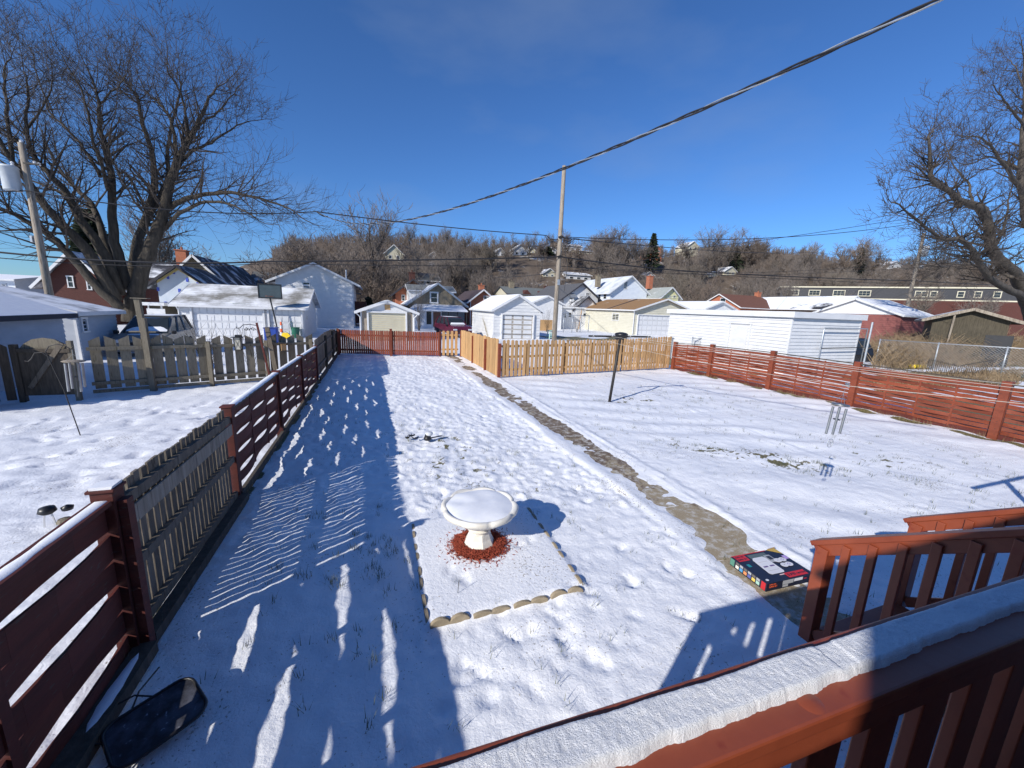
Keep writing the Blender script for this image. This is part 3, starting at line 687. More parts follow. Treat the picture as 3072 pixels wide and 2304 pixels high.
# clothes line posts and cords
def tpost(label,x,y,leanx,w,z=2.03):
    f=empty('clothesline_post',label,'clothesline post',(x,y,0),0,'steel T posts of the clothesline')
    MB().tube([(0,0,-.1),(leanx,0,z)],.045,10).build('post',G('iron'),f,smooth=True)
    MB().beam((leanx-w/2,0,z+.03),(leanx+w/2,0,z+.03),.05,.05).build('crossbar',G('iron'),f)
    hk=MB()
    for k in range(4):
        u=leanx-w/2+.12+k*(w-.24)/3; hk.tube([(u,-.02,z+.055),(u,-.05,z+.075),(u,-.06,z+.04)],.006,4)
    hk.build('line_hooks',G('galv'),f); return f
tpost('leaning black steel T post of the clothesline in front of the tan fence',7.10,10.38,.20,2.25)
tpost('black steel T post of the clothesline just outside the right edge, seen by its shadow',7.6,1.35,.0,2.3)
CH=(5.45,3.05,2.02)
lines=[]
for k,(xa,xb) in enumerate(((6.28,6.55),(6.95,7.25),(7.6,7.9),(8.3,8.6))):
    if k==0:
        p=[(xa,10.36,2.06)]
        for q in range(1,9): t=q/9; p.append((xa+(CH[0]-xa)*t,10.36+(CH[1]-10.36)*t,2.06+(CH[2]-2.06)*t-.10*4*t*(1-t)))
        p.append(CH); 
        for q in range(1,5): t=q/4; p.append((CH[0]+(6.5-CH[0])*t,CH[1]+(1.33-CH[1])*t,CH[2]+(2.06-CH[2])*t))
        lb='cream clothesline cord that carries the wind chime'
    else:
        p=[]
        for q in range(15): t=q/14; p.append((xa+(xb-xa)*t,10.36+(1.33-10.36)*t,2.06-.035*k*4*t*(1-t)))
        lb=('cream clothesline cord second from the left end of the crossbar','slack cream clothesline cord third along the crossbar','cream clothesline cord at the right end of the crossbar')[k-1]
    tag(MB().tube(p,.0031,5).build('clothesline',G('rope')),lb,'rope','cords of the clothesline')
r=chime('wind_chime','silver wind chime with four tubes hanging from the clothesline over the right lawn',(CH[0],CH[1],CH[2]-.24),4,.38,.014,.075,G('alu'),.036,.04,(0,.10))
sl_=MB(); sl_.tube([(.052*math.cos(t*.35),0,-.50+.055*math.sin(t*.35)) for t in range(19)],.004,5,False)
for t in range(5): sl_.tube([(0,0,-.49),(.035*math.cos(t*1.26),0,-.50+.035*math.sin(t*1.26)),(.04*math.cos(t*1.26+.5),0,-.50+.04*math.sin(t*1.26+.5))],.003,4,False)
sl_.build('wind_sail',G('galv'),r)
mb=MB()
for k in range(9):
    a=random.uniform(0,6.3);b=random.uniform(-.6,1.2); d=Vector((math.cos(a)*math.cos(b),math.sin(a)*math.cos(b),math.sin(b)))*random.uniform(.035,.055)
    q=d.orthogonal().normalized()*.016; mb.add([(0,0,.25),tuple(d*.5+q+Vector((0,0,.25))),tuple(d+Vector((0,0,.25))),tuple(d*.5-q+Vector((0,0,.25)))],[(0,1,2,3)])
mb.build('flower_ornament',G('galv'),r)
# ---------------------------------------------------------------- bird bath, mulch, edging
BX,BY=1.13,4.06
r=empty('bird_bath','white concrete bird bath with scalloped bowl full of snow','bird bath',(BX,BY,0))
def scal(rr,zz,t,i):
    if rr>.25: 
        s=abs(math.sin(t*4.)); rr*=.925+.075*s**.55; zz+=.018*s**.6 if i>=3 else 0
    return rr,zz
zb=.30
MB().lathe([(.10,zb-.03),(.17,zb),(.28,zb+.06),(.39,zb+.125),(.445,zb+.165),(.455,zb+.20),(.44,zb+.222),(.41,zb+.225),(.385,zb+.205),(.37,zb+.19),(0,zb+.18)],96,mod=scal).build('bowl',G('bath'),r,smooth=True)
K=40; vs=[(0,0,zb+.252)];fs=[]
rs_=[.08,.16,.24,.31,.36,.392]
for j,q in enumerate(rs_):
    for k in range(K):
        t=2*math.pi*k/K; rr=q*(.965+.05*abs(math.sin(t*4))**.6 if q>.3 else 1)
        z=zb+.252-.03*(q/.39)**4+.022*mnoise.noise(Vector((math.cos(t)*q*5,math.sin(t)*q*5,1)))
        vs.append((rr*math.cos(t),rr*math.sin(t),z))
for k in range(K): fs.append((0,1+k,1+(k+1)%K))
for j in range(len(rs_)-1):
    for k in range(K): a=1+j*K+k;b=1+j*K+(k+1)%K; fs.append((a,a+K,b+K,b))
MB().add(vs,fs).build('snow_fill',G('snow'),r,smooth=True)
def octo(rr,zz,t,i):
    if i<5:
        a=(t%(math.pi/4))-math.pi/8; rr=rr/math.cos(a)*.97
    return rr,zz
MB().lathe([(.0,.0),(.185,.0),(.175,.06),(.14,.13),(.125,.19),(.12,.215),(.135,.225),(.14,.24),(.115,.25),(.12,.275),(.15,.285)],48,mod=octo).build('pedestal',G('bath'),r)
chipm=paint('red_mulch',(.16,.022,.010),(.36,.07,.035),30,(1,1,1),.9,.3)
mb=MB()
for k in range(2600):
    a=random.uniform(0,2*math.pi); q=abs(random.gauss(.235,.055)) if random.random()<.95 else random.uniform(.3,.48)
    if q<.15: q=.15+random.random()*.1
    x=BX+q*math.cos(a)*1.05;y=BY-.02+q*math.sin(a); z=.028+.045*math.exp(-((q-.21)/.10)**2)*random.uniform(.3,1.1)
    t=random.uniform(0,6.3);l=random.uniform(.008,.026);w_=random.uniform(.002,.005); e=random.uniform(-.008,.012)
    d=Vector((math.cos(t),math.sin(t),0)); mb.beam((x-d.x*l,y-d.y*l,z-e),(x+d.x*l,y+d.y*l,z+e),w_*2,.003,tw=random.uniform(-1,1))
t_=mb.build('mulch',chipm); t_['kind']='stuff'
MB().lathe([(.12,.02),(.26,.045),(.31,.03)],32,(BX,BY,0)).build('mulch_bed',paint('mulch_base',(.07,.012,.007),(.2,.035,.018),60,bs=.6,bd=.02),r if False else None).__setitem__('kind','stuff')
def edge_piece(x,y,a,h,label):
    L=.36; poly=[(0,-.06)]+[(L,-.06)]
    top=[]
    for k in range(17):
        u=k/16; s=abs(math.sin(u*2*math.pi)); top.append((L*u,.015+h*s**.7))
    poly+=top[::-1]
    return tag(MB().prism([(p[0]-L/2,p[1]) for p in poly],-.017,.017).build('garden_edging',G('concrete'),None,loc=(x,y,.02),bevel=.006,recalc=True),label,'garden edging','scalloped concrete edging stones round the bird bath')
A_=(.39,3.02);B_=(1.97,3.03);C_=(.42,4.78);D_=(2.02,4.77)
def runp(p,q,n,hs,lbs):
    p=Vector(p);q=Vector(q);an=math.atan2((q-p).y,(q-p).x)
    for k in range(n):
        c=p.lerp(q,(k+.5)/n); o=edge_piece(c.x,c.y,0,hs[k%len(hs)],lbs[k] if k<len(lbs) else lbs[-1]); o.rotation_euler=(random.uniform(-.05,.05),random.uniform(-.03,.03),an+random.uniform(-.03,.03)); o.location.z=-.006+hs[k%len(hs)]*.1
runp(A_,B_,4,[.05,.018,.026,.045],['scalloped edging stone at the near left corner of the square bed','mostly buried edging stone, second from the left on the near side of the bed','half buried edging stone, third from the left on the near side of the bed','scalloped edging stone at the near right corner of the square bed'])
runp(A_,C_,4,[.03,.022,.02,.028],['scalloped edging stone nearest the camera on the left side of the bed','buried edging stone second from the near corner on the left side of the bed','buried edging stone third from the near corner on the left side of the bed','edging stone at the far end of the left side of the bed'])
runp(B_,D_,4,[.035,.030,.03,.025],['scalloped edging stone nearest the camera on the right side of the bed','edging stone second from the near corner on the right side of the bed','edging stone third from the near corner on the right side of the bed','edging stone under the bird bath shadow on the right side of the bed'])
tag(MB().tube([(.72,3.32,.03),(.725,3.31,.16)],.003,4).build('plant_stake',G('iron')),'thin dark stake poking out of the snow bed near its front left','stake')
# ---------------------------------------------------------------- small things lying on the snow
x,y,_=gz(1283,1325)
f=empty('garden_lamp','toppled small black solar lamp with clear cap lying on the snow in mid yard','garden lamp',(x,y,.04),.3)
MB().lathe([(0,0),(.07,0),(.085,.02),(.075,.05),(.05,.11),(.055,.13),(.04,.14)],14).build('lamp_body',G('black'),f,smooth=True)
MB().lathe([(.055,.11),(.075,.13),(.085,.16),(.07,.18),(0,.19)],14,(.03,0,-.02)).build('lamp_cap',plain('clear_cap',(.6,.62,.65),.15),f,smooth=True)
MB().beam((.08,0,.03),(.34,.04,.02),.02,.02).build('spike',G('black'),f)
for k,(a,b_) in enumerate(((1222,1318),(1235,1312),(1246,1320))):
    x,y,_=gz(a,b_); mb=MB()
    for q in range(5): 
        t=random.uniform(0,6.3); mb.beam((0,0,0),(math.cos(t)*.07,math.sin(t)*.05,.03),.04,.012,tw=t)
    tag(mb.build('dead_leaf',G('black'),None,loc=(x,y,.03)),('dark curled leaf clump, leftmost of three beside the toppled lamp','dark curled leaf clump, middle of three beside the toppled lamp','dark curled leaf clump nearest the toppled lamp')[k],'leaf','dark leaves beside the toppled lamp')
x,y,_=gz(150,1575)
f=empty('garden_lamp','small black lamp head on white legs standing in snow beyond the left fence','garden lamp',(x,y,.0),.2)
MB().lathe([(0,.14),(.05,.15),(.085,.18),(.07,.23),(0,.25)],12).build('lamp_head',G('black'),f,smooth=True)
MB().lathe([(0,.12),(.05,.13),(.06,.17),(.0,.2)],10,(.16,.03,.02)).build('rear_head',G('black'),f,smooth=True)
for s in(-1,1): MB().beam((s*.03,0,.15),(s*.05,0,-.02),.014,.014).build('leg',G('white'),f)
MB().lathe([(0,.0),(.08,.01),(.06,.05),(0,.06)],10,(.13,0,0)).build('saucer',G('picket_wood'),f)
# black panel with rods in the lower left corner
f=empty('folding_table','black rounded folding table lying collapsed on the snow at lower left','folding table',(-1.40,2.70,.07)); f.rotation_euler=(.06,-.05,.62); f.scale=(.86,.86,.86)
rr=[]
for cx_,cy_,a0 in((.17,.12,0),(-.17,.12,90),(-.17,-.12,180),(.17,-.12,270)):
    for k in range(6): t=R_(a0+k*18); rr.append((cx_+.10*math.cos(t),cy_+.10*math.sin(t)))
lid=paint('frosted_black_plastic',(.016,.016,.022),(.07,.075,.10),7,rough=.65,bs=.3,lo=.42,hi=.62,c3=(.25,.27,.33),s3=28,t3=.66)
MB().prism(rr,-.012,.012,'z').build('top_panel',lid,f,bevel=.006,recalc=True)
for k_ in (): MB().lathe([(0,.016),(.035,.015),(.05,.0125)],12,((-.12,.05,.16)[k_],(-.09,-.1,.04)[k_],0)).build('snow_patch',G('snow'),f,smooth=True)
MB().tube([(x,y,.014) for x,y in rr]+[(rr[0][0],rr[0][1],.014)],.012,6,False).build('rim',G('black'),f,smooth=True)
for a,b_,c_ in(((-.27,.10,0),(-.40,.22,.02),(-.42,.42,.0)),((-.27,-.1,0),(-.46,-.18,.02),(-.66,-.2,.0)),((.05,.22,0),(-.05,.34,.02),(-.3,.40,.0)),((-.1,.22,0),(-.02,.36,.01),(.14,.50,.0))):
    MB().tube([a,b_,c_],.007,5).build('leg_rod',G('black'),f)
# dead leaves and seed heads on the snow near the stair
# ---------------------------------------------------------------- boxed set on the path
def box_scene():
    W,D,Hh=.66,.46,.095
    a=math.atan2(-.03,.66)
    f=empty('cardboard_box','black and red printed electronics box lying open-ended on the path','cardboard box',(3.76,2.43,.015),a)
    blk=plain('black_card',(.012,.014,.03),.35); redm=plain('red_print',(.50,.02,.025),.4); wht=plain('white_print',(.62,.62,.66),.4); gry=plain('grey_print',(.34,.35,.37),.4); tanc=plain('bare_card',(.42,.29,.16),.8)
    MB().box(0,W,0,D,0,Hh).build('carton',blk,f,bevel=.002)
    z=Hh+.0015
    def flat(name,poly,mat,zz=z,p=f): return MB().prism(poly,zz,zz+.0012,'z').build(name,mat,p,recalc=True)
    R=lambda x0,x1,y0,y1:[(x0,y0),(x1,y0),(x1,y1),(x0,y1)]
    def rnd(cx,cy,rx,ry,n=20): return [(cx+rx*math.cos(2*math.pi*k/n),cy+ry*math.sin(2*math.pi*k/n)) for k in range(n)]
    flat('printed_panel',R(.20,.45,.33,.43),plain('dark_green_grey',(.09,.12,.12),.4))
    flat('printed_console',[(.17,.12),(.19,.10),(.36,.10),(.38,.12),(.38,.34),(.36,.37),(.22,.37),(.19,.34)],wht,z+.0015)
    for x0 in(.205,.295): flat('printed_key',R(x0,x0+.06,.205,.225),plain('purple_print',(.14,.10,.22),.4),z+.003)
    flat('printed_console_line',R(.20,.35,.15,.153),gry,z+.003); flat('printed_console_line',R(.21,.34,.29,.293),gry,z+.003)
    flat('printed_photo',R(.385,.47,.26,.38),gry,z+.0015); flat('printed_photo_centre',R(.40,.455,.30,.36),plain('print_dark',(.03,.03,.04),.4),z+.003)
    for cy_ in(.27,.19):
        flat('printed_gamepad',rnd(.475,cy_,.045,.034)+[],wht,z+.0045); flat('printed_gamepad',rnd(.545,cy_,.045,.034),wht,z+.0046); flat('printed_gamepad',R(.475,.545,cy_-.022,cy_+.026),wht,z+.0047)
        for q in range(4): flat('printed_button',rnd(.54+.016*math.cos(q*1.57),cy_+.012*math.sin(q*1.57),.006,.006,8),plain('button_print',(.18,.14,.35),.4),z+.0062)
        flat('printed_pad',R(.465,.485,cy_-.004,cy_+.004),gry,z+.0062)
    flat('printed_badge',R(.02,.17,.355,.445),redm); 
    flat('printed_badge',R(.33,.60,.015,.085),redm,z+.0015)
    flat('printed_strip',R(0,.5,.448,.459),redm); flat('printed_corner',[(.52,.459),(.655,.459),(.655,.36)],plain('gold_print',(.5,.33,.06),.4))
    flat('printed_tab',R(.60,.65,.27,.33),plain('lilac_print',(.42,.30,.62),.4)); flat('printed_pill',R(.27,.33,.07,.082),plain('pink_print',(.7,.5,.5),.4))
    flat('printed_seal',rnd(.055,.045,.018,.014),wht); flat('printed_mark',R(.05,.09,.255,.30),plain('teal_print',(.02,.22,.25),.4))
    # front face (towards -y)
    def front(name,x0,x1,z0,z1,mat,off=.001): return MB().box(x0,x1,-off-.001,-off,z0,z1).build(name,mat,f)
    front('printed_photo',.22,.37,.045,.09,gry); front('printed_gamepad',.225,.30,.015,.04,gry); front('printed_photo',.38,.50,.055,.088,wht)
    front('printed_pill',.52,.56,.06,.068,redm); front('printed_corner',.60,.655,.05,.092,plain('gold_print',(.5,.33,.06),.4))
    # left face (towards -x): a strip of small coloured squares
    cols=[(.75,.72,.6),(.08,.30,.55),(.65,.25,.10),(.10,.12,.35),(.70,.50,.10),(.35,.55,.45)]
    for k,c in enumerate(cols):
        y0=.38-k*.052; MB().box(-.002,-.001,y0-.04,y0,.015,.05).build('printed_square',plain('print_%d'%k,c,.4),f)
        MB().box(-.002,-.001,y0-.04,y0,.058,.085).build('printed_caption',gry if k%2 else plain('cap_print',(.12,.11,.10),.4),f)
    MB().box(-.002,-.001,.012,.06,.005,.09).build('printed_strip',redm,f); MB().box(-.002,-.001,.40,.455,.01,.088).build('printed_square',plain('print_green',(.08,.22,.16),.4),f)
    # open flaps at the right end
    o=MB().box(0,.165,-.002,.001,0,.085); o.build('flap',blk,f,loc=(W+.002,.002,.0)).rotation_euler=(0,0,.12)
    MB().box(0,.13,-.001,.002,0,.09).build('flap',tanc,f,loc=(W-.11,D+.003,.012)).rotation_euler=(0,0,.10)
    MB().beam((W+.004,.02,.088),(W+.15,.10,.012),.003,.003).build('flap_edge',G('iron'),f)
    MB().add([(W+.003,.03,.09),(W+.003,D-.03,.09),(W+.10,D-.06,.03),(W+.13,.06,.02)],[(0,1,2,3)]).build('flap',wht,f)
    def text(s,size,x,y,zz,mat,rot=(0,0,0),name='lettering'):
        cu=bpy.data.curves.new(name,'FONT'); cu.body=s; cu.size=size; cu.extrude=.0006; cu.space_character=.92; cu.offset=size*.012
        t=bpy.data.objects.new(name,cu); COL.objects.link(t)
        dg=bpy.context.evaluated_depsgraph_get(); me=bpy.data.meshes.new_from_object(t.evaluated_get(dg)); bpy.data.objects.remove(t)
        me.materials.clear(); me.materials.append(mat); o=bpy.data.objects.new(name,me); COL.objects.link(o); o.parent=f; o.location=(x,y,zz); o.rotation_euler=rot
    text('SUPER NES',.026,.025,.415,z+.002,blk); text('SUPER SET',.031,.025,.372,z+.002,blk)
    text('SUPER',.045,.345,.035,z+.0035,blk); text('NINTENDO',.031,.475,.037,z+.0035,blk)
    orange=plain('orange_print',(.62,.10,.03),.4)
    text('SUPER NES',.020,.035,-.002,.068,orange,(math.pi/2,0,0)); text('SUPER SET',.026,.035,-.002,.040,orange,(math.pi/2,0,0))
box_scene()
# ---------------------------------------------------------------- deck, its railing, stair
dk=empty('deck','red-brown stained wooden deck under the camera','deck')
rdk=G('red_deck')
mb=MB(); y=-1.55
while y<.46: mb.box(-.55,4.9,y,y+.132,.985,1.02); y+=.138
mb.build('deck_boards',rdk,dk); MB().box(-.55,4.9,.465,.50,.80,.98).build('rim_joist',rdk,dk)
for x in(-.45,1.5,3.3,4.85): MB().box(x-.05,x+.05,.36,.46,-.1,.80).build('support_post',rdk,dk)
rl=empty('deck_railing','red-brown deck railing in the foreground with snow along its cap','railing')
a=math.atan2(.505-.566,2.0); rl.location=(0,.566,0); rl.rotation_euler=(0,0,a)
ZC=2.0
# local frame: back edge of cap at y=0, camera side is -y
MB().box(-.45,3.42,-.150,0,ZC-.038,ZC).build('cap_board',rdk,rl,bevel=.006)
MB().box(-.45,3.40,-.128,-.090,ZC-.135,ZC-.040).build('inner_rail',rdk,rl,bevel=.004)
MB().box(-.45,3.40,-.052,-.016,ZC-.130,ZC-.040).build('outer_rail',rdk,rl,bevel=.004)
MB().box(-.45,3.40,-.095,-.055,1.12,1.20).build('bottom_rail',rdk,rl,bevel=.004)
x=-.36
while x<3.38:
    MB().box(x,x+.115,-.088,-.054,1.06,ZC-.04).build('baluster',rdk,rl,bevel=.004); x+=.219
for x in(-.44,3.38): MB().box(x-.045,x+.045,-.12,-.03,.9,ZC-.04).build('post',rdk,rl,bevel=.004)
MB().lathe([(0,.004),(.018,.003),(.028,0)],12,(.86,-.115,ZC)).build('knot',rdk,rl,smooth=True)
# snow bank on the cap
K=1300; J=18; vs=[];fs=[]
for i in range(K+1):
    x=-.45+3.8*i/K
    w0=.020+.005*mnoise.noise(Vector((x*5,0,0)))
    front=.104+.016*mnoise.noise(Vector((x*3.1,7,0)))+.007*mnoise.noise(Vector((x*11,3,0))); fine=0
    if 1.22<x<1.75: front-=.016*math.sin((x-1.22)/.53*math.pi)
    hh=.024+.004*mnoise.noise(Vector((x*4,1,1)))
    if abs(x-1.02)<.03: hh*=.86
    for j in range(J+1):
        t=j/J; yv=-w0-(front-w0)*t-t**2*(.004*mnoise.noise(Vector((x*30,t*2.5,2)))+.0016*mnoise.noise(Vector((x*110,t*7,5)))); e_=min(1,4*t,4*(1-t)); z=hh*min(1,4.2*(1-abs(2*t-1)))**.55+e_*(.003*mnoise.noise(Vector((x*14,yv*14,0)))+.0022*mnoise.noise(Vector((x*80,yv*80,0)))+.0020*mnoise.noise(Vector((x*240,yv*240,0))))
        vs.append((x,yv,ZC-.001+z))
for i in range(K):
    for j in range(J): q=i*(J+1)+j; fs.append((q,q+J+1,q+J+2,q+1)[::-1])
MB().add(vs,fs).build('snow_cap',G('snowcap'),rl,smooth=True)
# left end railing of the deck, casts its shadow on the lawn
sr=empty('deck_railing','short side railing at the left end of the deck, outside the picture','railing')
MB().box(-.50,-.36,-1.5,.42,ZC-.038,ZC).build('cap_board',rdk,sr); MB().box(-.45,-.41,-1.5,.42,ZC-.13,ZC-.04).build('rail',rdk,sr)
y=-1.45
while y<.35: MB().box(-.45,-.415,y,y+.088,1.0,ZC-.13).build('baluster',rdk,sr); y+=.205
def stair_rail(X,label,y1=1.87,z1=1.0,y0=.50,z0=1.95):
    f=empty('stair_railing',label,'railing',(X,0,0),0,'railings of the deck stair')
    a=Vector((0,y1+.04,z1-.028));b=Vector((0,y0,z0)); sl=(z0-z1)/(y1-y0)
    MB().beam(a,b,.14,.04).build('cap_board',rdk,f,bevel=.005)
    MB().beam((-.035,y1,z1-.075),(-.035,y0,z0-.075),.036,.085).build('inner_rail',rdk,f,bevel=.004)
    MB().beam((.035,y1,z1-.075),(.035,y0,z0-.075),.036,.085).build('outer_rail',rdk,f,bevel=.004)
    y=y1-.05; k=0
    while y>y0+.05:
        zt=z1+(y1-y)*sl-.05; zb_=max(.02 if k==0 else .10,zt-.86)
        MB().box(-.075,-.041 if k else .04,y-(.045 if k==0 else .026),y+(.045 if k==0 else .026),zb_,zt).build('post' if k==0 else 'baluster',rdk,f,bevel=.004); y-=.155; k+=1
    MB().beam((-.035,y1-.1,z1-.80),(-.035,y0,z0-.80),.036,.085).build('bottom_rail',rdk,f,bevel=.004)
stair_rail(3.46,'red-brown stair railing with balusters descending to the path, the nearer one')
stair_rail(4.74,'red-brown stair railing on the far side of the deck stair')
st=empty('deck_stair','red-brown wooden steps between the two stair railings','stair')
for k in range(5):
    z=.84-k*.17; y=.52+k*.26; MB().box(3.52,4.68,y,y+.28,z-.035,z).build('tread',rdk,st,bevel=.004)
for x in(3.50,4.68): MB().beam((x,.5,.85),(x,1.75,-.02),.04,.24).build('stringer',rdk,st)
# unseen house block added behind the camera, stepped to shade cap and railing
shade_house=empty('house','unseen brick house block added behind the camera to shade the deck railing','house')
MB().box(-3.12,-2.602,-4.5,-1.62,-.1,4.05).build('low_shade_block',G('brick_dark'),shade_house)
MB().box(-2.60,5.5,-6,-1.60,-.1,4.36).build('wall',G('brick_dark'),shade_house)
MB().box(-2.7,5.6,-6.1,-1.55,4.362,4.42).build('roof',G('tarpaper'),shade_house)
# ---------------------------------------------------------------- buildings
class B: pass
def lapface(mb,face,b,st=.13,z0=0):
    """overlapping boards on one wall; face f/l/r"""
    if face=='f': u0,u1=b.x0,b.x1; gable=b.kind=='gy'
    else: u0,u1=b.y0,b.y1; gable=b.kind=='gx'
    um=(u0+u1)/2; z=z0
    top=b.zp if gable else b.ze
    while z<top-.02:
        z1=min(z+st,top)
        def lim(zz):
            if not gable or zz<=b.ze: return u0,u1
            t=(zz-b.ze)/(b.zp-b.ze); return u0+(um-u0)*t,u1+(um-u1)*t
        a0,a1=lim(z);c0,c1=lim(z1)
        if face=='f': P=lambda u,o,zz:(u-b.cx,b.y0-o-b.cy,zz)
        elif face=='l': P=lambda u,o,zz:(b.x0-o-b.cx,u-b.cy,zz)
        else: P=lambda u,o,zz:(b.x1+o-b.cx,u-b.cy,zz)
        e=.030+.05*st; vs=[P(a0,e,z),P(a1,e,z),P(c1,.006,z1),P(c0,.006,z1),P(a0,.004,z+.004),P(a1,.004,z+.004)]
        mb.add(vs,[(0,1,2,3),(4,5,1,0)]); z=z1
def bldg(name,label,cat,kind,x0,x1,y0,y1,ze,zp,wall,roof,trim,ov=.35,ovf=.25,faces='',lap=.15,zb=-.1,group=None,th=.10,corner=True,gablemat=None,split=None):
    b=B(); b.kind=kind;b.x0,b.x1,b.y0,b.y1,b.ze,b.zp=x0,x1,y0,y1,ze,zp; b.cx,b.cy=(x0+x1)/2,y0
    b.r=empty(name,label,cat,(b.cx,b.cy,0),0,group); hx=(x1-x0)/2; D=y1-y0
    mb=MB()
    if kind=='gy': mb.prism([(-hx,zb),(hx,zb),(hx,ze),(0,zp),(-hx,ze)],0,D,'y')
    elif kind=='gx': mb.prism([(0,zb),(D,zb),(D,ze),(D/2,zp),(0,ze)],-hx,hx,'x')
    else: mb.box(-hx,hx,0,D,zb,ze)
    for f in faces: lapface(mb,f,b,lap,zb+.1)
    b.wall=mb.build('wall',wall,b.r,recalc=False)
    t=MB(); rf=MB()
    if kind=='gy':
        sl=(zp-ze)/hx; xl=hx+ov; zl=ze-ov*sl
        rf.prism([(-xl,zl),(0,zp+.02),(xl,zl),(xl,zl+th),(0,zp+.02+th*1.15),(-xl,zl+th)],-ovf,D+ovf,'y')
        for s in(-1,1):
            t.beam((s*(xl+.01),-ovf-.02,zl+th/2-.03),(0,-ovf-.02,zp+th/2-.01),.035,th+.10,up=(0,0,1))
            t.box(min(s*xl,s*(xl+.03)),max(s*xl,s*(xl+.03)),-ovf,D+ovf,zl-.06,zl+th-.01)
    elif kind=='gx':
        sl=(zp-ze)/(D/2); zl=ze-ov*sl
        rf.prism([(-ov,zl),(D/2,zp+.02),(D+ov,zl),(D+ov,zl+th),(D/2,zp+.02+th*1.15),(-ov,zl+th)],-hx-ovf,hx+ovf,'x')
        t.box(-hx-ovf,hx+ovf,-ov-.03,-ov,zl-.06,zl+th-.01)
        for s in(-1,1):
            for e in(-ov,D+ov): t.beam((s*(hx+ovf+.02),e,zl+th/2-.03),(s*(hx+ovf+.02),D/2,zp+th/2-.01),.035,th+.10)
    else:
        rf.box(-hx-ov,hx+ov,-ov,D+ov,ze,ze+th)
        t.box(-hx-ov-.03,hx+ov+.03,-ov-.03,-ov,ze-.12,ze+th+.01); t.box(-hx-ov-.03,-hx-ov,-ov,D+ov,ze-.12,ze+th+.01); t.box(hx+ov,hx+ov+.03,-ov,D+ov,ze-.12,ze+th+.01)
    b.roof=rf.build('roof',roof,b.r,recalc=True)
    t.build('roof_trim',trim,b.r)
    if corner:
        for s in(-1,1):
            c=MB(); c.box(s*hx-.06 if s>0 else s*hx-.03,s*hx+.03 if s>0 else s*hx+.06,-.03,.06,zb,ze-.02)
            c.build('corner_board',trim,b.r)
    return b
def win(b,face,u,z0,z1,w,frame=None,glass=None,bars=1,sill=True,vb=0,fw=.07,name='window'):
    frame=frame or G('white'); glass=glass or G('glass'); hw=w/2
    def bx(mb,a,c,o0,o1,za,zc):
        if face=='f': mb.box(a-b.cx,c-b.cx,b.y0-o1-b.cy,b.y0-o0-b.cy,za,zc)
        elif face=='l': mb.box(b.x0-o1-b.cx,b.x0-o0-b.cx,a-b.cy,c-b.cy,za,zc)
        else: mb.box(b.x1+o0-b.cx,b.x1+o1-b.cx,a-b.cy,c-b.cy,za,zc)
    mb=MB()
    bx(mb,u-hw-fw,u-hw,.01,.075,z0,z1); bx(mb,u+hw,u+hw+fw,.01,.075,z0,z1)
    bx(mb,u-hw-fw-.02,u+hw+fw+.02,.01,.085,z1,z1+fw+.02); bx(mb,u-hw-fw-.02,u+hw+fw+.02,.01,.10,z0-fw,z0)
    for k in range(bars): zc=z0+(z1-z0)*(k+1)/(bars+1); bx(mb,u-hw,u+hw,.032,.055,zc-.02,zc+.02)
    for k in range(vb): uc=u-hw+w*(k+1)/(vb+1); bx(mb,uc-.02,uc+.02,.033,.056,z0,z1)
    o=mb.build(name,frame,b.r); g_=MB(); bx(g_,u-hw,u+hw,.012,.03,z0,z1); g_.build('pane',glass,o); return o
def winpx(b,xa,ya,xb,yb,face='f',**k):
    if face=='f': p=at(xa,ya,b.y0);q=at(xb,yb,b.y0); return win(b,'f',(p[0]+q[0])/2,q[2],p[2],abs(q[0]-p[0]),**k)
    X=b.x0 if face=='l' else b.x1; p=atx(xa,ya,X);q=atx(xb,yb,X); return win(b,face,(p[1]+q[1])/2,min(p[2],q[2]),max(p[2],q[2]),abs(q[1]-p[1]),**k)
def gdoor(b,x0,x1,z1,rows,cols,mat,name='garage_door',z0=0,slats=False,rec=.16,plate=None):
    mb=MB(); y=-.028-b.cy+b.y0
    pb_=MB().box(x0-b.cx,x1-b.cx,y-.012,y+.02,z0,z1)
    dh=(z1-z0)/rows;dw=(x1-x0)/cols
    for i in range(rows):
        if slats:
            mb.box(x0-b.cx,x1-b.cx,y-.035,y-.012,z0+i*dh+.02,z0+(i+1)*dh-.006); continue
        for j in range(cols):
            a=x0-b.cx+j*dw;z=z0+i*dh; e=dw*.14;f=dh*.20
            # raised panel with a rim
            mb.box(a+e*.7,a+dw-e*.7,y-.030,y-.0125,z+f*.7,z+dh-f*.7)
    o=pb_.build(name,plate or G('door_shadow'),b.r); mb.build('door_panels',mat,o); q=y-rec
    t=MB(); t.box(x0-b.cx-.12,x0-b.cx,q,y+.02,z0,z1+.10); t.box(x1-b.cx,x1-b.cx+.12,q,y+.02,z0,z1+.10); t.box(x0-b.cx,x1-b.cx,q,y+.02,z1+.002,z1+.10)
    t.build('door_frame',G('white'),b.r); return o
def chimney(b,x,y,z0,z1,w,mat,cap=True):
    o=MB().box(x-b.cx-w/2,x-b.cx+w/2,y-b.cy-w/2,y-b.cy+w/2,z0,z1).build('chimney',mat,b.roof)
    if cap:
        c=MB().box(x-b.cx-w*.6,x-b.cx+w*.6,y-b.cy-w*.6,y-b.cy+w*.6,z1+.001,z1+.1); c.lathe([(.1,0),(.1,.3),(.13,.32),(0,.33)],8,(x-b.cx,y-b.cy,z1+.1)); c.build('chimney_cap',mat,b.roof)
def down(b,pts,mat=None):
    MB().tube([(p[0]-b.cx,p[1]-b.cy,p[2]) for p in pts],.045,6).build('downspout',mat or G('white'),b.r)
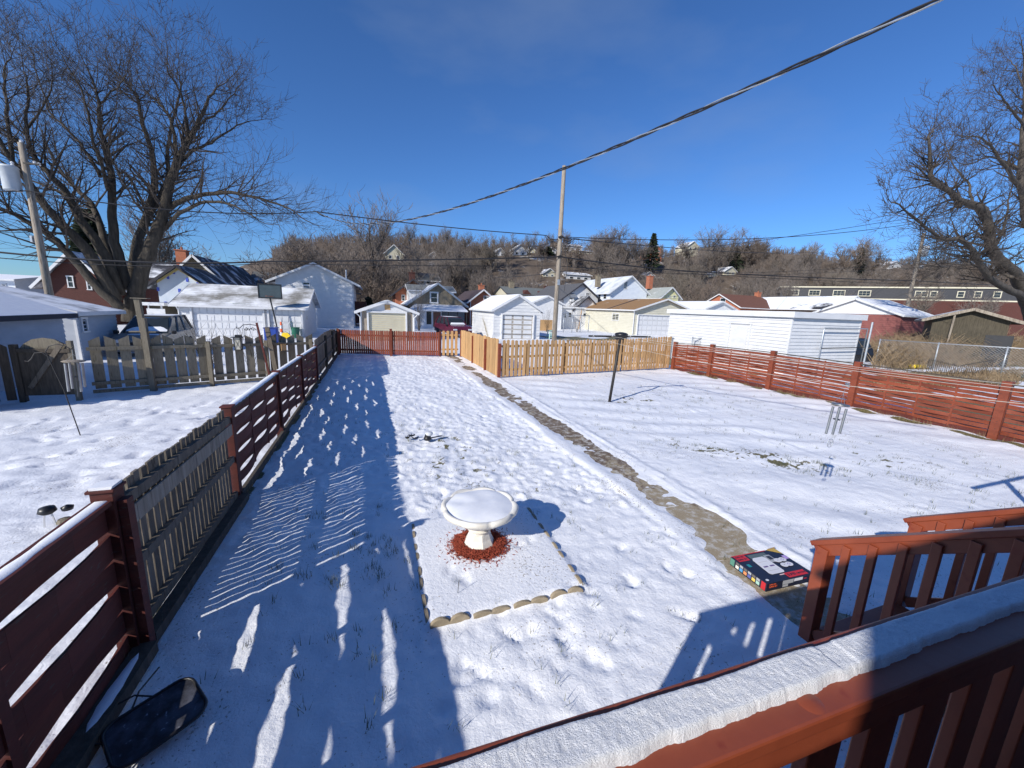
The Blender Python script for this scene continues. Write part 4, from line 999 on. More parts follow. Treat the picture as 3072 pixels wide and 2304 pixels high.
X=lambda px,py,y:at(px,py,y)[0]
Z=lambda px,py,y:at(px,py,y)[2]
W=G('white'); TP=G('tarpaper')
rsnow=lambda s,c1=(.10,.10,.10),c2=(.17,.165,.16),**k:roofmat('roof_shingles',c1,c2,s,**k)
# --- double garage with two white doors
y=33.6
b=bldg('garage','white double garage with two panelled doors and patchy snow on the roof','garage','gx',X(541,960,y),X(911,960,y),y,y+7.,Z(700,917,y)+.06,Z(820,866,y+3.5),W,rsnow(.58,(.17,.165,.15),(.27,.26,.24),soft=.10,scale=.42,row='x'),W,ov=.45,ovf=.4,faces='fr')
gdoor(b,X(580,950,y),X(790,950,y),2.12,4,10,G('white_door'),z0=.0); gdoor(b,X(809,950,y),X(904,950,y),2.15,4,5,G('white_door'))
MB().box(X(719,920,y)-b.cx-.4,X(719,920,y)-b.cx+.4,-.055,-.03,2.28,2.38).build('number_plate',plain('green_plate',(.03,.08,.06)),b.r)
down(b,[(b.x0-.02,b.y0-.35,b.ze-.2),(b.x0-.02,b.y0-.06,b.ze-.5),(b.x0-.02,b.y0-.06,.1)])
MB().box(b.x1-b.cx+.03,b.x1-b.cx+.12,1.2,1.4,1.3,1.6).build('meter_box',W,b.r)
# --- big white two-storey gable
y=46
b=bldg('house','tall plain white clapboard house with one small dark window in its gable end','house','gy',X(830,880,y),X(1057,880,y),y,y+11,Z(830,836,y),Z(941,792,y),W,rsnow(.55,(.06,.06,.07),(.10,.10,.11)),W,ov=.8,ovf=.5,faces='f',lap=.42)
winpx(b,910,848,929,863,bars=0)
down(b,[(b.x1+.1,b.y0+.1,b.ze),(b.x1+.1,b.y0+.1,0)])
MB().lathe([(.05,0),(.42,.12),(.45,.14)],14,(b.x1-b.cx+.5,4,3.7)).build('satellite_dish',plain('dish_grey',(.1,.1,.11)),b.r)
MB().tube([(2.8,4,b.zp-1.2),(2.8,4,b.zp-.1)],.08,6).build('vent_pipe',W,b.roof)
MB().box(b.x1-b.cx+.02,b.x1-b.cx+1.3,5,9,.3,2.9).build('side_porch',G('brick_dark'),b.r)
# --- small yellowish single garage
y=31.5
b=bldg('garage','small garage with cream roller door, bare wood jambs and white gable','garage','gy',X(1083,960,y),X(1240,960,y),y,y+6.5,Z(1160,934,y),Z(1159,905,y),G('pole_wood'),rsnow(.9,(.2,.2,.2),(.3,.3,.3)),W,ov=.42,ovf=.3)
MB().prism([(-2.05,b.ze-.02),(2.05,b.ze-.02),(0,b.zp-.06)],-.05,-.005,'y').build('gable_panel',W,b.r,recalc=True)
gdoor(b,X(1106,960,y),X(1216,960,y),2.08,14,1,G('creamdoor'),slats=True)
o=MB(); o.box(-.2,.2,-.07,-.052,b.ze+.12,b.ze+.50); o.build('bare_wood_patch',G('tan_wood'),b.r)
for s,xx in((-1,b.x0),(1,b.x1)): down(b,[(xx+s*.35,b.y0-.2,b.ze-.15),(xx+s*.05,b.y0-.1,b.ze-.45),(xx+s*.05,b.y0-.1,.1)])
# --- white single garage, peeling
y=34.0
b=bldg('garage','white peeling one-car garage with snowy roof directly beyond the tan fence','garage','gy',X(1481,970,y),X(1619,970,y),y,y+8,Z(1481,929,y)+.05,Z(1555,887,y),G('white_old'),rsnow(.86,(.05,.05,.055),(.09,.09,.10),soft=.03),W,ov=.3,ovf=.35,faces='fl',lap=.28)
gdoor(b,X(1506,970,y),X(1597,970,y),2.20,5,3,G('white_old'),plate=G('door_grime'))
MB().prism([(b.x0-b.cx+.5,2.35),(b.x0-b.cx+.75,2.5),(b.x0-b.cx+.62,2.2)],-.06,-.045,'y').build('torn_board',W,b.r)
for k in range(5):
    MB().beam((b.x0-b.cx-.08,1.2+k*.12,-.0),(b.x0-b.cx-.10,2.6+k*.2+random.uniform(-.5,.5),1.3+random.random()),.012,.012).build('dry_stalk',MAT['straw'],b.r)
# --- beige two-car garage with brown roof
y=42
b=bldg('garage','beige two-car garage with brown shingle roof, one half lightly snowed','garage','gy',X(1901,965,y),X(2072,965,y),y,y+13,Z(1903,931,y)+.1,Z(1997,899,y),G('beige'),rsnow(.20,(.24,.13,.055),(.33,.20,.09),soft=.07,scale=.35),W,ov=.4,ovf=.5,faces='fl',lap=.22)
gdoor(b,X(1913,960,y),X(2029,960,y),2.55,4,8,G('white_door'))
winpx(b,1839,941,1856,961,face='l',bars=0,vb=1); down(b,[(b.x0-.3,b.y0-.3,b.ze-.2),(b.x0-.08,b.y0-.08,b.ze-.6),(b.x0-.08,b.y0-.08,.1)])
MB().beam((-b.x1*0-(b.x1-b.x0)/2-.42,5.6,b.ze-.02),(-.2,5.6,b.zp+.12),.25,.04).build('roof_seam',TP,b.roof)
# ladder leaning on it
x_,y_,_=gz(1768,994); 
l=empty('ladder','brown wooden stepladder leaning against the far corner of the beige garage','ladder',(b.x0-.7,b.y1-.8,0))
for s in(-.35,.35): MB().beam((-.5,s,0),(-.05,s*.5,3.3),.09,.07).build('rail',G('tan_wood'),l)
for k in range(7): t=(k+.7)/8; MB().beam((-.5+.45*t,-.35+.17*t,3.3*t),(-.5+.45*t,.35-.17*t,3.3*t),.08,.04).build('rung',G('tan_wood'),l)
# --- long white clapboard outbuilding behind right fence
b=bldg('outbuilding','long low white clapboard building with flat roof behind the right red fence','outbuilding','flat',18.1,X(2590,930,12.7),12.7,20.6,2.98,3,W,G('snow'),W,ov=.14,faces='fl',lap=.16,corner=True,th=.14)
d=MB(); d.box(b.x0-b.cx-.055,b.x0-b.cx-.02,atx(2250,960,18.1)[1]-b.cy,atx(2200,960,18.1)[1]-b.cy,.4,2.35); d.build('door',W,b.r)
d=MB(); ya=atx(2255,960,18.1)[1]-b.cy;yb=atx(2197,960,18.1)[1]-b.cy
d.box(b.x0-b.cx-.08,b.x0-b.cx-.02,ya-.09,ya-.005,.3,2.45); d.box(b.x0-b.cx-.08,b.x0-b.cx-.02,yb+.005,yb+.09,.3,2.45); d.box(b.x0-b.cx-.09,b.x0-b.cx-.02,ya-.12,yb+.12,2.452,2.52); d.build('door_frame',W,b.r)
f=empty('gate_frame','grey galvanised pipe gate frame leaning on the white building front','gate frame',(0,12.45,0))
xa=X(2470,1000,12.45);xb=X(2600,1000,12.45);zt=Z(2540,986,12.45)
MB().tube([(xa,0,0),(xa,0,zt-.08),(xa+.05,0,zt),(xb,0,zt+.02),(xb,0,0)],.03,8).build('pipe',G('galv'),f,smooth=True); MB().tube([(xa,0,zt-.95),(xb,0,zt-.9)],.022,6).build('crossbar',G('iron'),f)
MB().tube([(xb+.25,0,0),(xb+.28,0,zt+.35)],.045,8).build('post',G('galv'),f)
# --- left garages, facing roofs in shade
rl_=roofmat('thin_snow_roof',(.10,.11,.13),(.16,.17,.19),.74,soft=.16,scale=1.2)
p=atx(231,945,-9.5)
b=bldg('garage','near left white garage under a smooth snow-covered roof with dark blue edge','garage','gy',-17.5,-9.75,11.5,p[1]-.3,p[2]+.05,p[2]+1.35,G('shaded_white'),G('snow'),TP,ov=.25,ovf=.3,faces='r',lap=.16,corner=False)
p=atx(376,937,-11.0);q=atx(233,948,-11.0)
b=bldg('garage','second white garage at left with shingle rows showing through thin snow, small dark window','garage','gy',-19.5,-11.25,q[1]+.3,p[1]-.3,(p[2]+q[2])/2+.08,2.88,G('shaded_white'),rl_,W,ov=.25,ovf=.3,faces='r',lap=.16)
winpx(b,240,958,258,992,face='r',bars=0)
# --- house under construction, wrapped
y=43
b=bldg('house','half-finished house in pale blue housewrap with yellow sheathing under dark eaves','house','gy',X(478,900,y),X(612,900,y),y,y+9,Z(478,842,y),Z(541,800,y),G('wrap'),rsnow(.42,(.03,.03,.04),(.06,.06,.07)),TP,ov=.9,ovf=.5,corner=False)
hx=(b.x1-b.x0)/2
MB().prism([(-hx,b.ze-.22),(-hx,b.ze-.02),(0,b.zp-.05),(hx,b.ze-.02),(hx,b.ze-.22),(0,b.zp-.30)],-.04,-.005,'y').build('sheathing',G('osb'),b.r,recalc=True)
bl=plain('blue_tape',(.05,.09,.45))
for k,(xx,zz) in enumerate(((-.35,4.6),(-.8,4.15),(.55,4.0),(1.3,3.7),(-1.6,3.1),(-.1,3.05),(.1,2.2),(-1.2,1.9),(1.0,2.6),(0.3,1.3))): MB().box(xx-.09,xx+.09,-.03,-.012,zz,zz+.32).build('tape_patch',bl,b.r)
winpx(b,525,915,541,960,bars=1,frame=G('wrap'))
b=bldg('house','dark-roofed old house with orange chimney behind the wrapped house','house','gy',X(500,900,50),X(690,900,50),50,66,Z(470,845,50)-.2,Z(573,768,50),G('stone'),rsnow(.38,(.025,.025,.03),(.05,.05,.055)),W,ov=1.0,ovf=.6,corner=False)
chimney(b,X(548,770,52),52,b.zp-2,b.zp+.6,.9,G('brick'))
y=37
b=bldg('lean_to_shed','small dark shed with snowy roof and white door beside the wrapped house','shed','flat',X(446,930,y),X(486,930,y),y,y+3,2.1,2.1,G('shed'),G('snow'),W,ov=.25)
MB().box(-.5,.6,-.06,-.01,.1,1.75).build('door',W,b.r)
y=45
b=bldg('house','dark brick house mostly hidden behind the big left tree, white-framed windows','house','gy',X(150,900,y),X(330,900,y),y,y+12,Z(160,835,y),Z(243,760,y),G('brick_dark'),rsnow(.5,(.03,.03,.035),(.06,.06,.07)),W,ov=.8,ovf=.5,corner=False)
winpx(b,203,830,222,861,bars=1); winpx(b,262,842,275,868,bars=1)
b=bldg('house','low dark wing of the brick house under a snow-flecked roof right of the big tree','house','gx',X(330,900,47),X(480,900,47),47,55,Z(400,828,47),Z(400,790,51),G('brick_dark'),rsnow(.45,(.03,.03,.04),(.06,.06,.07)),TP,ov=.5,corner=False)
b=bldg('house','pale blue-grey house at the left edge behind the dark conifer','house','gx',X(-120,880,52),X(50,880,52),52,60,Z(0,838,52),Z(0,826,56),G('paleblue'),G('snow'),W,ov=.4,faces='f')
winpx(b,8,853,18,862,bars=0)
b=bldg('house','grey-roofed low house far behind, left of the tall white gable','house','gx',X(748,880,64),X(812,880,64),64,72,Z(780,862,64),Z(780,818,68),G('stone'),rsnow(.25,(.09,.09,.09),(.14,.14,.13)),TP,ov=.4,corner=False)
# --- houses in the middle, beyond the alley
y=50
b=bldg('house','brown stucco cottage with steep front gable and snowy porch roof','house','gy',X(1236,950,y),X(1386,950,y),y,y+11,Z(1225,912,y)+.35,Z(1311,852,y),G('stone'),rsnow(.8,(.12,.13,.13),(.2,.21,.2)),G('galv'),ov=.7,ovf=.5,corner=False)
winpx(b,1293,879,1311,907,bars=1,fw=.16)
zz=Z(1300,930,y-2.5); MB().add([(X(1245,905,y)-b.cx,-.02,Z(1300,913,y)),(X(1385,905,y)-b.cx,-.02,Z(1300,913,y)),(X(1404,930,y-2.8)-b.cx,-2.8,zz),(X(1226,930,y-2.8)-b.cx,-2.8,zz),(X(1245,905,y)-b.cx,-.02,Z(1300,913,y)-.12),(X(1385,905,y)-b.cx,-.02,Z(1300,913,y)-.12),(X(1404,930,y-2.8)-b.cx,-2.8,zz-.12),(X(1226,930,y-2.8)-b.cx,-2.8,zz-.12)],[(0,3,2,1),(4,5,6,7),(3,7,6,2),(2,6,5,1),(0,4,7,3)]).build('porch_roof',G('snow'),b.r)
MB().box(X(1240,950,y-1.6)-b.cx,X(1325,950,y-1.6)-b.cx,-1.6,0,0,zz-.1).build('porch_wall',G('paleblue'),b.r)
MB().box(X(1300,950,y-1.66)-b.cx,X(1322,950,y-1.66)-b.cx,-1.70,-1.61,.2,2.0).build('porch_door',plain('brown_door',(.12,.05,.03)),b.r)
MB().box(X(1280,950,y-1.66)-b.cx,X(1294,950,y-1.66)-b.cx,-1.66,-1.61,.5,2.0).build('porch_window',G('glass'),b.r)
for px in(1345,1372,1400): MB().tube([(X(px,940,y-2.6)-b.cx,-2.6,0),(X(px,940,y-2.6)-b.cx,-2.6,zz-.1)],.06,6).build('porch_post',G('iron'),b.r)
MB().box(X(1325,950,y)-b.cx,X(1392,950,y)-b.cx,-.3,-.1,0,zz).build('porch_screen',plain('grey_screen',(.10,.12,.14)),b.r)
y=60
b=bldg('house','orange brick house with steep dark gable and chimney, partly behind the brown cottage','house','gy',X(1187,920,y),X(1290,920,y),y,y+9,Z(1187,878,y),Z(1243,840,y),G('brick'),rsnow(.1,(.04,.03,.03),(.07,.055,.05)),TP,ov=.6,ovf=.6,corner=False)
winpx(b,1206,886,1214,902,bars=1); chimney(b,X(1236,840,y+2),y+2,b.zp-1,b.zp+1.1,.8,G('brick_dark'))
b=bldg('dormer_house','white dormer wing with grey roof between the brick house and the brown cottage','house','gx',X(1227,880,56),X(1362,880,56),56,61,Z(1260,871,56),Z(1260,857,58.5),W,rsnow(.05,(.16,.17,.17),(.22,.23,.22)),W,ov=.3,corner=False)
y=74
b=bldg('house','long grey-roofed house with white windows above and behind the brick house','house','gx',X(1252,860,y),X(1318,860,y),y,y+8,Z(1280,841,y),Z(1280,822,y+4),W,rsnow(.05,(.07,.08,.08),(.10,.11,.11)),W,ov=.4,corner=False)
for px in(1262,1280,1300): winpx(b,px,843,px+9,851,bars=0)
y=58
b=bldg('house','small orange brick house with dark purple-brown roof and white rakes','house','gy',X(1411,930,y),X(1484,930,y),y,y+12,Z(1411,906,y)+.3,Z(1459,871,y),G('brick'),rsnow(.05,(.045,.03,.035),(.075,.055,.06)),W,ov=.6,ovf=.5)
winpx(b,1452,889,1470,899,bars=0,vb=1); chimney(b,X(1444,866,y+5),y+5,b.zp-1,b.zp+.9,.8,G('brick'))
b=bldg('garden_canopy','round snow-topped dark canopy between the brown cottage and small brick house','canopy','flat',X(1366,900,62),X(1395,900,62),62,65,3.6,3.6,G('brick_dark'),G('snow'),TP,ov=.4,corner=False)
y=52
b=bldg('garage','white gabled garage half hidden behind the utility pole','garage','gy',X(1592,950,y),X(1684,950,y),y,y+9,Z(1684,921,y)+.4,Z(1612,889,y)+.05,W,rsnow(.95),W,ov=.5,ovf=.4,faces='')
b=bldg('house_wing','low white house wing with small dark windows behind a bare sapling','house','flat',X(1684,960,y+2),X(1772,960,y+2),y+2,y+8,Z(1700,922,y+2),3,W,G('snow'),W,ov=.2)
for a,c,d_,e in((1692,942,1697,953),(1706,938,1713,951),(1750,940,1761,949)): winpx(b,a,c,d_,e,bars=0)
y=57
b=bldg('house','white house with charcoal roof and window air conditioner right of the utility pole','house','gy',X(1688,920,y),X(1792,920,y),y,y+13,Z(1688,898,y)+.3,Z(1738,851,y),W,rsnow(.06,(.07,.07,.075),(.12,.12,.125)),TP,ov=.6,ovf=.5,faces='f',lap=.2)
winpx(b,1708,893,1719,907,bars=1,fw=.14); winpx(b,1758,880,1768,886,bars=0)
MB().box(X(1713,902,y)-b.cx-.3,X(1713,902,y)-b.cx+.3,-.5,-.1,Z(1713,905,y),Z(1713,898,y)).build('air_conditioner',W,b.r)
MB().add([(X(1705,880,y)-b.cx,-.1,Z(1710,879,y)),(X(1721,880,y)-b.cx,-.1,Z(1710,879,y)),(X(1725,892,y)-b.cx,-1.1,Z(1710,892,y)),(X(1705,892,y)-b.cx,-1.1,Z(1710,892,y))],[(0,1,2,3)]).build('window_awning',G('galv'),b.r)
b=bldg('house','lower front wing with dark gable roof and snow patch attached below the white house','house','gy',X(1722,920,54.5),X(1795,920,54.5),54.5,57,Z(1722,925,54.5),Z(1778,892,54.5),W,rsnow(.45,(.07,.07,.075),(.12,.12,.125)),TP,ov=.5,ovf=.6)
y=70
b=bldg('house','large pale grey-blue house with smooth pale roof and chimney, white rakes','house','gy',X(1829,900,y),X(1938,900,y),y,y+17,Z(1829,880,y)+.4,Z(1885,829,y),G('paleblue'),rsnow(.65,(.25,.29,.31),(.32,.36,.38),soft=.3),W,ov=.7,ovf=.7,faces='f',lap=.25)
winpx(b,1873,845,1880,866,bars=1,fw=.16); winpx(b,1796,882,1802,896,face='l',bars=1); winpx(b,1812,882,1819,896,face='l',bars=1)
chimney(b,X(1793,855,76),76,8.0,10.3,.9,G('stone'))
y=66
b=bldg('house','pale yellow house with light grey-green roof right of the large grey-blue house','house','gy',X(1982,900,y),X(2034,900,y),y,y+16,Z(1982,892,y)+.2,Z(2010,863,y),G('yellow'),rsnow(.2,(.28,.31,.29),(.36,.38,.36)),W,ov=.6,ovf=.6,faces='f',lap=.25)
winpx(b,2003,889,2012,892,bars=0); winpx(b,2020,887,2026,893,bars=0); chimney(b,X(1948,852,72),72,8,10.6,1.0,G('brick'))
y=78
b=bldg('house','low grey-roofed house with two small dormers and a red chimney, left of the utility pole','house','gx',X(1522,880,y),X(1650,880,y),y,y+9,Z(1600,884,y),Z(1600,866,y+4.5),G('cream'),rsnow(.08,(.13,.14,.13),(.18,.19,.18)),TP,ov=.5,corner=False)
chimney(b,X(1534,860,y+4),y+4,5,8.4,1.,G('stone')); chimney(b,X(1641,865,y+4),y+4,5,7.8,1.1,G('brick_dark'))
for px in(1580,1625):
    c=X(px,880,y)-b.cx; MB().prism([(c-1.1,b.ze-.1),(c+1.1,b.ze-.1),(c,b.ze+.9)],-.3,2.5,'y').build('dormer',G('brick_dark'),b.roof,recalc=True)
y=46
b=bldg('garage','low garage with broad snow-covered roof behind the long white outbuilding','garage','gy',X(2118,930,y),X(2200,930,y),y,y+14,Z(2118,928,y)+.2,Z(2184,907,y),W,rsnow(.92,(.12,.13,.13),(.2,.2,.2),soft=.03),W,ov=.5,ovf=.4)
y=58
b=bldg('house','brick house with rust-brown roof and small white window in its left gable','house','gx',X(2222,910,y),X(2340,910,y),y,y+10,Z(2249,926,y)+.3,Z(2205,886,y+5),G('brick'),rsnow(.0,(.13,.055,.035),(.18,.08,.05)),W,ov=.5,ovf=.4,corner=False)
win(b,'l',y+4.2,b.ze+.3,b.ze+1.6,1.2); chimney(b,X(2274,880,y+5),y+5,b.zp-1,b.zp+.8,.9,G('brick'))
y=46
b=bldg('house','brown-gabled house with black roof half covered in clean snow, right of centre','house','gy',X(2506,930,y),X(2602,930,y),y,y+17,Z(2506,926,y),Z(2565,890,y),plain('brown_gable',(.09,.055,.035)),rsnow(.62,(.018,.018,.02),(.035,.035,.04),soft=.02,scale=.12),W,ov=.5,ovf=.5)
# --- right hand side
y=24
b=bldg('garage','faded red sided garage with white gable and snow-covered roof behind the brush','garage','gx',X(2706,950,y),X(2795,950,y),y,y+8.2,Z(2711,945,y),Z(2711,945,y)+1.55,G('redside'),G('snow'),W,ov=.35,ovf=.35,faces='fl',lap=.2,corner=False)
MB().prism([(.1,b.ze),(8.1,b.ze),(4.1,b.zp-.04)],b.x0-b.cx-.06,b.x0-b.cx-.03,'x').build('gable_panel',W,b.r,recalc=True)
P0=atr(2800,955,44);P1=atr(3035,960,44); L_2=math.hypot(P1[0]-P0[0],P1[1]-P0[1]); mx_=(P0[0]+P1[0])/2; my_=(P0[1]+P1[1])/2; ze_=(P0[2]+P1[2])/2
b=bldg('old_shed','dark unpainted old shed with sagging roof, partly snow covered, at the right edge','shed','gy',mx_-L_2/2,mx_+L_2/2,my_,my_+6,ze_,atr(2915,930,44)[2],G('shed'),rsnow(.6,(.05,.05,.05),(.1,.09,.08),soft=.02,scale=.3),G('pole_wood'),ov=.6,ovf=.5,corner=False)
b.r.rotation_euler=(0,0,math.atan2(P1[1]-P0[1],P1[0]-P0[0])+.12)
MB().box(.9,2.2,-.06,-.01,0,2.2).build('door_opening',G('black'),b.r)
MB().tube([(-.9,-.4,0),(-.85,-.4,3.6)],.06,6).build('prop_pole',G('pole_wood'),b.r)
dk_=plain('charcoal_cladding',(.030,.030,.034))
P0=atr(2345,853,138);P1=atr(3140,876,150); L_2=math.hypot(P1[0]-P0[0],P1[1]-P0[1]); zt_=(P0[2]+P1[2])/2; mx_=(P0[0]+P1[0])/2; my_=(P0[1]+P1[1])/2
b=bldg('apartment_building','long charcoal apartment block with grouped white windows below the wooded hill','apartment building','flat',mx_-L_2/2,mx_+L_2/2,my_,my_+12,zt_,8,dk_,G('snow'),G('cream'),ov=.3,corner=False,th=.2)
b.r.rotation_euler=(0,0,math.atan2(P1[1]-P0[1],P1[0]-P0[0]))
for px in(2376,2438,2511,2588,2758,2778,2808,2900,2960,3030):
    q_=atr(px,868,143); u=((q_[0]-mx_)*(P1[0]-P0[0])+(q_[1]-my_)*(P1[1]-P0[1]))/L_2
    win(b,'f',mx_+u,zt_-2.1,zt_-.9,2.3 if px<2700 else 1.0,bars=1,vb=2 if px<2700 else 0,fw=.16,frame=G('cream'))
MB().box(b.x0-b.cx-.2,b.x1-b.cx+.2,-.2,-.02,zt_-3.1,zt_-2.8).build('ledge',G('cream'),b.r)
MB().box(b.x0-b.cx,b.x1-b.cx,-.12,-.02,0,zt_-3.12).build('brick_base',G('brick_dark'),b.r)
# --- houses on the hill: px of centre, py top, py bottom, width px, depth
HH=[(1559,734,768,44,168,'w','white gabled house among trees near the hill crest, left of the utility pole'),
 (1500,744,768,26,176,'w','small white house on the hill crest left of the gabled one'),
 (1594,742,760,22,172,'c','small pale house right of the white gabled house on the hill'),
 (1182,735,782,56,150,'c','tan hillside house with snowy roof above the yellow-doored garage'),
 (1655,742,760,26,178,'w','tiny white house on the hill just left of the utility pole'),
 (1716,728,752,60,180,'w','grey-white house on the crest just right of the utility pole'),
 (1755,748,762,46,172,'c','low cream house below the crest right of the utility pole'),
 (1970,737,758,32,172,'b','brick house on the crest beside the dark conifer'),
 (2078,724,752,34,176,'c','cream steep-gabled house high on the hill right of the conifer'),
 (1648,806,832,38,118,'c','pale yellow gabled house at the foot of the wood behind the pole'),
 (1735,815,840,74,112,'w','long white low house at the foot of the wood'),
 (1946,816,832,28,122,'w','small white house at the foot of the wood in the middle right'),
 (2190,800,826,36,125,'c','cream house among trees on the right lower slope'),
 (2684,783,806,36,130,'w','white house with snowy roof in the wood behind the right pole'),
 (2140,815,832,30,118,'c','low buff cottage at the wood edge right of centre'),
 (1300,756,776,30,170,'w','faint white house on the hill above the brown cottage')]
HCL=[]
for px,pt,pb,wd,y,c,lb in HH:
    for yy_ in np.arange(92,230,1.5):
        q_=at(px,pb,yy_)
        if float(hillz(np.array([q_[0]]),np.array([yy_]))[0])>=q_[2]: y=float(yy_); break
    x0=X(px-wd/2,pb,y);x1=X(px+wd/2,pb,y);z0=Z(px,pb,y);z1=Z(px,pt,y); hgt=z1-z0
    HCL.append((px,wd,y)); low=wd>2.0*(pb-pt)
    b=bldg('hillside_house',lb,'house','gx' if low else 'gy',x0,x1,y,y+9,z0+hgt*(.62 if low else .45),z1,{'w':W,'c':G('cream'),'b':G('brick')}[c],rsnow(.7 if c!='b' else .5,(.1,.1,.1),(.15,.15,.15)),W,ov=.5,ovf=.5,corner=False,zb=z0-8)
    n_=3 if low else 2
    for k in range(n_): win(b,'f',x0+(x1-x0)*(k+.7)/(n_+.4),z0+hgt*.12,z0+hgt*.32,(x1-x0)*.13,bars=0,fw=.12)
# ---------------------------------------------------------------- trees
def limb(mb,pts,r0,r1,n=7,sub=3,wob=.0):
    # smooth subdivision through the points
    P=[Vector(p) for p in pts]; out=[]
    for i in range(len(P)-1):
        a=P[max(i-1,0)];b=P[i];c=P[i+1];d=P[min(i+2,len(P)-1)]
        for k in range(sub):
            t=k/sub; out.append(.5*((2*b)+(c-a)*t+(2*a-5*b+4*c-d)*t*t+(3*b-a-3*c+d)*t**3))
    out.append(P[-1])
    if wob:
        for i in range(1,len(out)): out[i]=out[i]+Vector((random.gauss(0,wob),random.gauss(0,wob),random.gauss(0,wob)))
    m=len(out); rad=[r0+(r1-r0)*(i/(m-1))**.8 for i in range(m)]
    mb.tube(out,rad,n,True); return out,rad
def grow(mb,p,d,L,r,depth,upb=.12,n=3,spread=.75,kids=(3,5),seg=4,minr=.010,wob=.13):
    pts=[Vector(p)]; d=Vector(d).normalized()
    for i in range(seg):
        d=(d+Vector((random.gauss(0,wob),random.gauss(0,wob),random.gauss(0,wob)+upb*.5))).normalized(); pts.append(pts[-1]+d*L/seg)
    rad=[max(minr*.6,r*(1-.7*i/seg)) for i in range(seg+1)]
    mb.tube(pts,rad,n if depth<2 else n+1,False)
    if depth<=0: return
    for k in range(random.randint(*kids)):
        i=random.randint(1,seg); q=pts[i]; dd=(pts[i]-pts[i-1]).normalized()
        a=Vector((random.gauss(0,1),random.gauss(0,1),random.gauss(0,1)+.15)); a=(a-dd*a.dot(dd)).normalized()
        grow(mb,q,dd*(1-spread*.45)+a*spread*.75,L*random.uniform(.5,.78),max(minr,rad[i]*.62),depth-1,upb,n,spread,kids,max(3,seg-1),minr,wob)
def hero(name,label,base_label,limbs,Y,trunk,sub,seed,minr,Lk,barkm,twigm,dens=1.0,dep=2,s=.6028,off=(0,0),squash=0,rs=.78):
    random.seed(seed)
    cx,cy,cz=at(off[0]+trunk[0][0]*s,off[1]+trunk[0][1]*s,Y)
    r=empty(name,label,'tree',(cx,Y,0))
    tm=MB(); cm=MB(); org=Vector((cx,Y,0))
    for (pts,r0,r1,dy,dys) in limbs:
        pts=[(a,b+max(0,500-b)*squash) for a,b in pts]
        n=len(pts); P=[]
        for i,(a,b) in enumerate(pts):
            yy=Y+dys+dy*(i/(n-1)); P.append(Vector(at(off[0]+a*s,off[1]+b*s,yy))-org)
        o,rad=limb(tm,P,r0*rs,r1*.8,9,4,.03)
        tot=sum((o[i+1]-o[i]).length for i in range(len(o)-1)); cnt=int(tot*1.6*dens)
        for k in range(cnt):
            t=random.random()**.75; i=min(len(o)-2,max(1,int((.22+.78*t)*(len(o)-1)))); d=(o[i+1]-o[i]).normalized()
            a=Vector((random.gauss(0,1),random.gauss(0,1),random.gauss(0,.7)+.25)); a=(a-d*a.dot(d)).normalized()
            f=.5+.5*(1-i/len(o))
            grow(cm,o[i],d*.55+a*.75,Lk*random.uniform(.55,1.1)*(.65+.5*f),max(minr*1.6,min(.09,rad[i]*.42)),dep,.16,3,.8,(3,5),4,minr,.12)
        grow(cm,o[-1],(o[-1]-o[-3]),Lk*.75,max(rad[-1],minr*2),dep+1,.14,3,.8,(3,5),5,minr,.11)
    tm.build('trunk',barkm,r,smooth=True); cm.build('crown',twigm,r)
    return r
L_=[([(660,1600),(668,1500),(690,1420),(722,1300),(790,1130),(820,1030),(850,900),(885,800),(940,700),(990,600),(1040,480),(1090,400)],0.98,.05,-1,0),
 ([(820,1050),(900,1000),(1000,970),(1150,960),(1280,985),(1400,1020),(1475,1060)],.34,.05,-4,0),
 ([(815,1140),(930,1040),(1060,1000),(1200,1040),(1290,1100)],.26,.04,-6,0),
 ([(860,860),(960,750),(1050,710),(1150,640),(1250,600)],.22,.04,2,-.5),
 ([(885,800),(870,700),(850,600),(800,520),(740,460),(700,370)],.24,.04,3,-.5),
 ([(640,1440),(690,1200),(740,1050),(770,900),(760,780),(710,620),(690,500),(640,400),(560,280)],.55,.04,3,1),
 ([(630,1440),(570,1200),(560,1050),(555,900),(530,750),(500,640),(490,520),(470,400),(420,250)],.55,.04,1,0),
 ([(615,1440),(520,1200),(470,1040),(400,960),(340,900),(250,760),(200,640)],.45,.04,5,1),
 ([(600,1470),(500,1230),(400,1090),(330,960),(240,860),(170,780),(130,640),(140,480),(120,300)],.55,.04,-1,-.5),
 ([(580,1500),(430,1240),(300,1110),(180,960),(60,800),(0,700),(-60,560)],.62,.05,-3,-1),
 ([(610,1540),(480,1420),(330,1250),(230,1160),(100,1080),(0,1040),(-80,1000)],.54,.06,-2,-1.2),
 ([(500,880),(420,740),(350,660),(250,560),(220,480),(170,230)],.2,.04,3,1),
 ([(540,950),(500,800),(460,700),(440,560),(400,420),(330,260)],.2,.04,-4,0),
 ([(680,1330),(700,1180),(750,1060),(830,900),(840,700),(870,560),(900,400),(880,300)],.42,.04,5,.5),
 ([(950,700),(930,600),(900,450),(850,330),(830,260)],.16,.04,-2,0),
 ([(990,620),(1080,560),(1150,470),(1190,400)],.14,.03,2,0),
 ([(490,520),(540,460),(600,390),(640,300)],.12,.03,-2,1),
 ([(130,640),(200,560),(250,420),(260,320)],.13,.03,2,-1),
 ([(60,800),(40,600),(30,450),(20,300),(60,200)],.2,.03,1,-2),
 ([(740,1060),(640,880),(590,850),(540,700),(580,560)],.16,.03,-3,1),
 ([(770,1080),(690,1030),(590,860)],.13,.05,-2,-.5)]
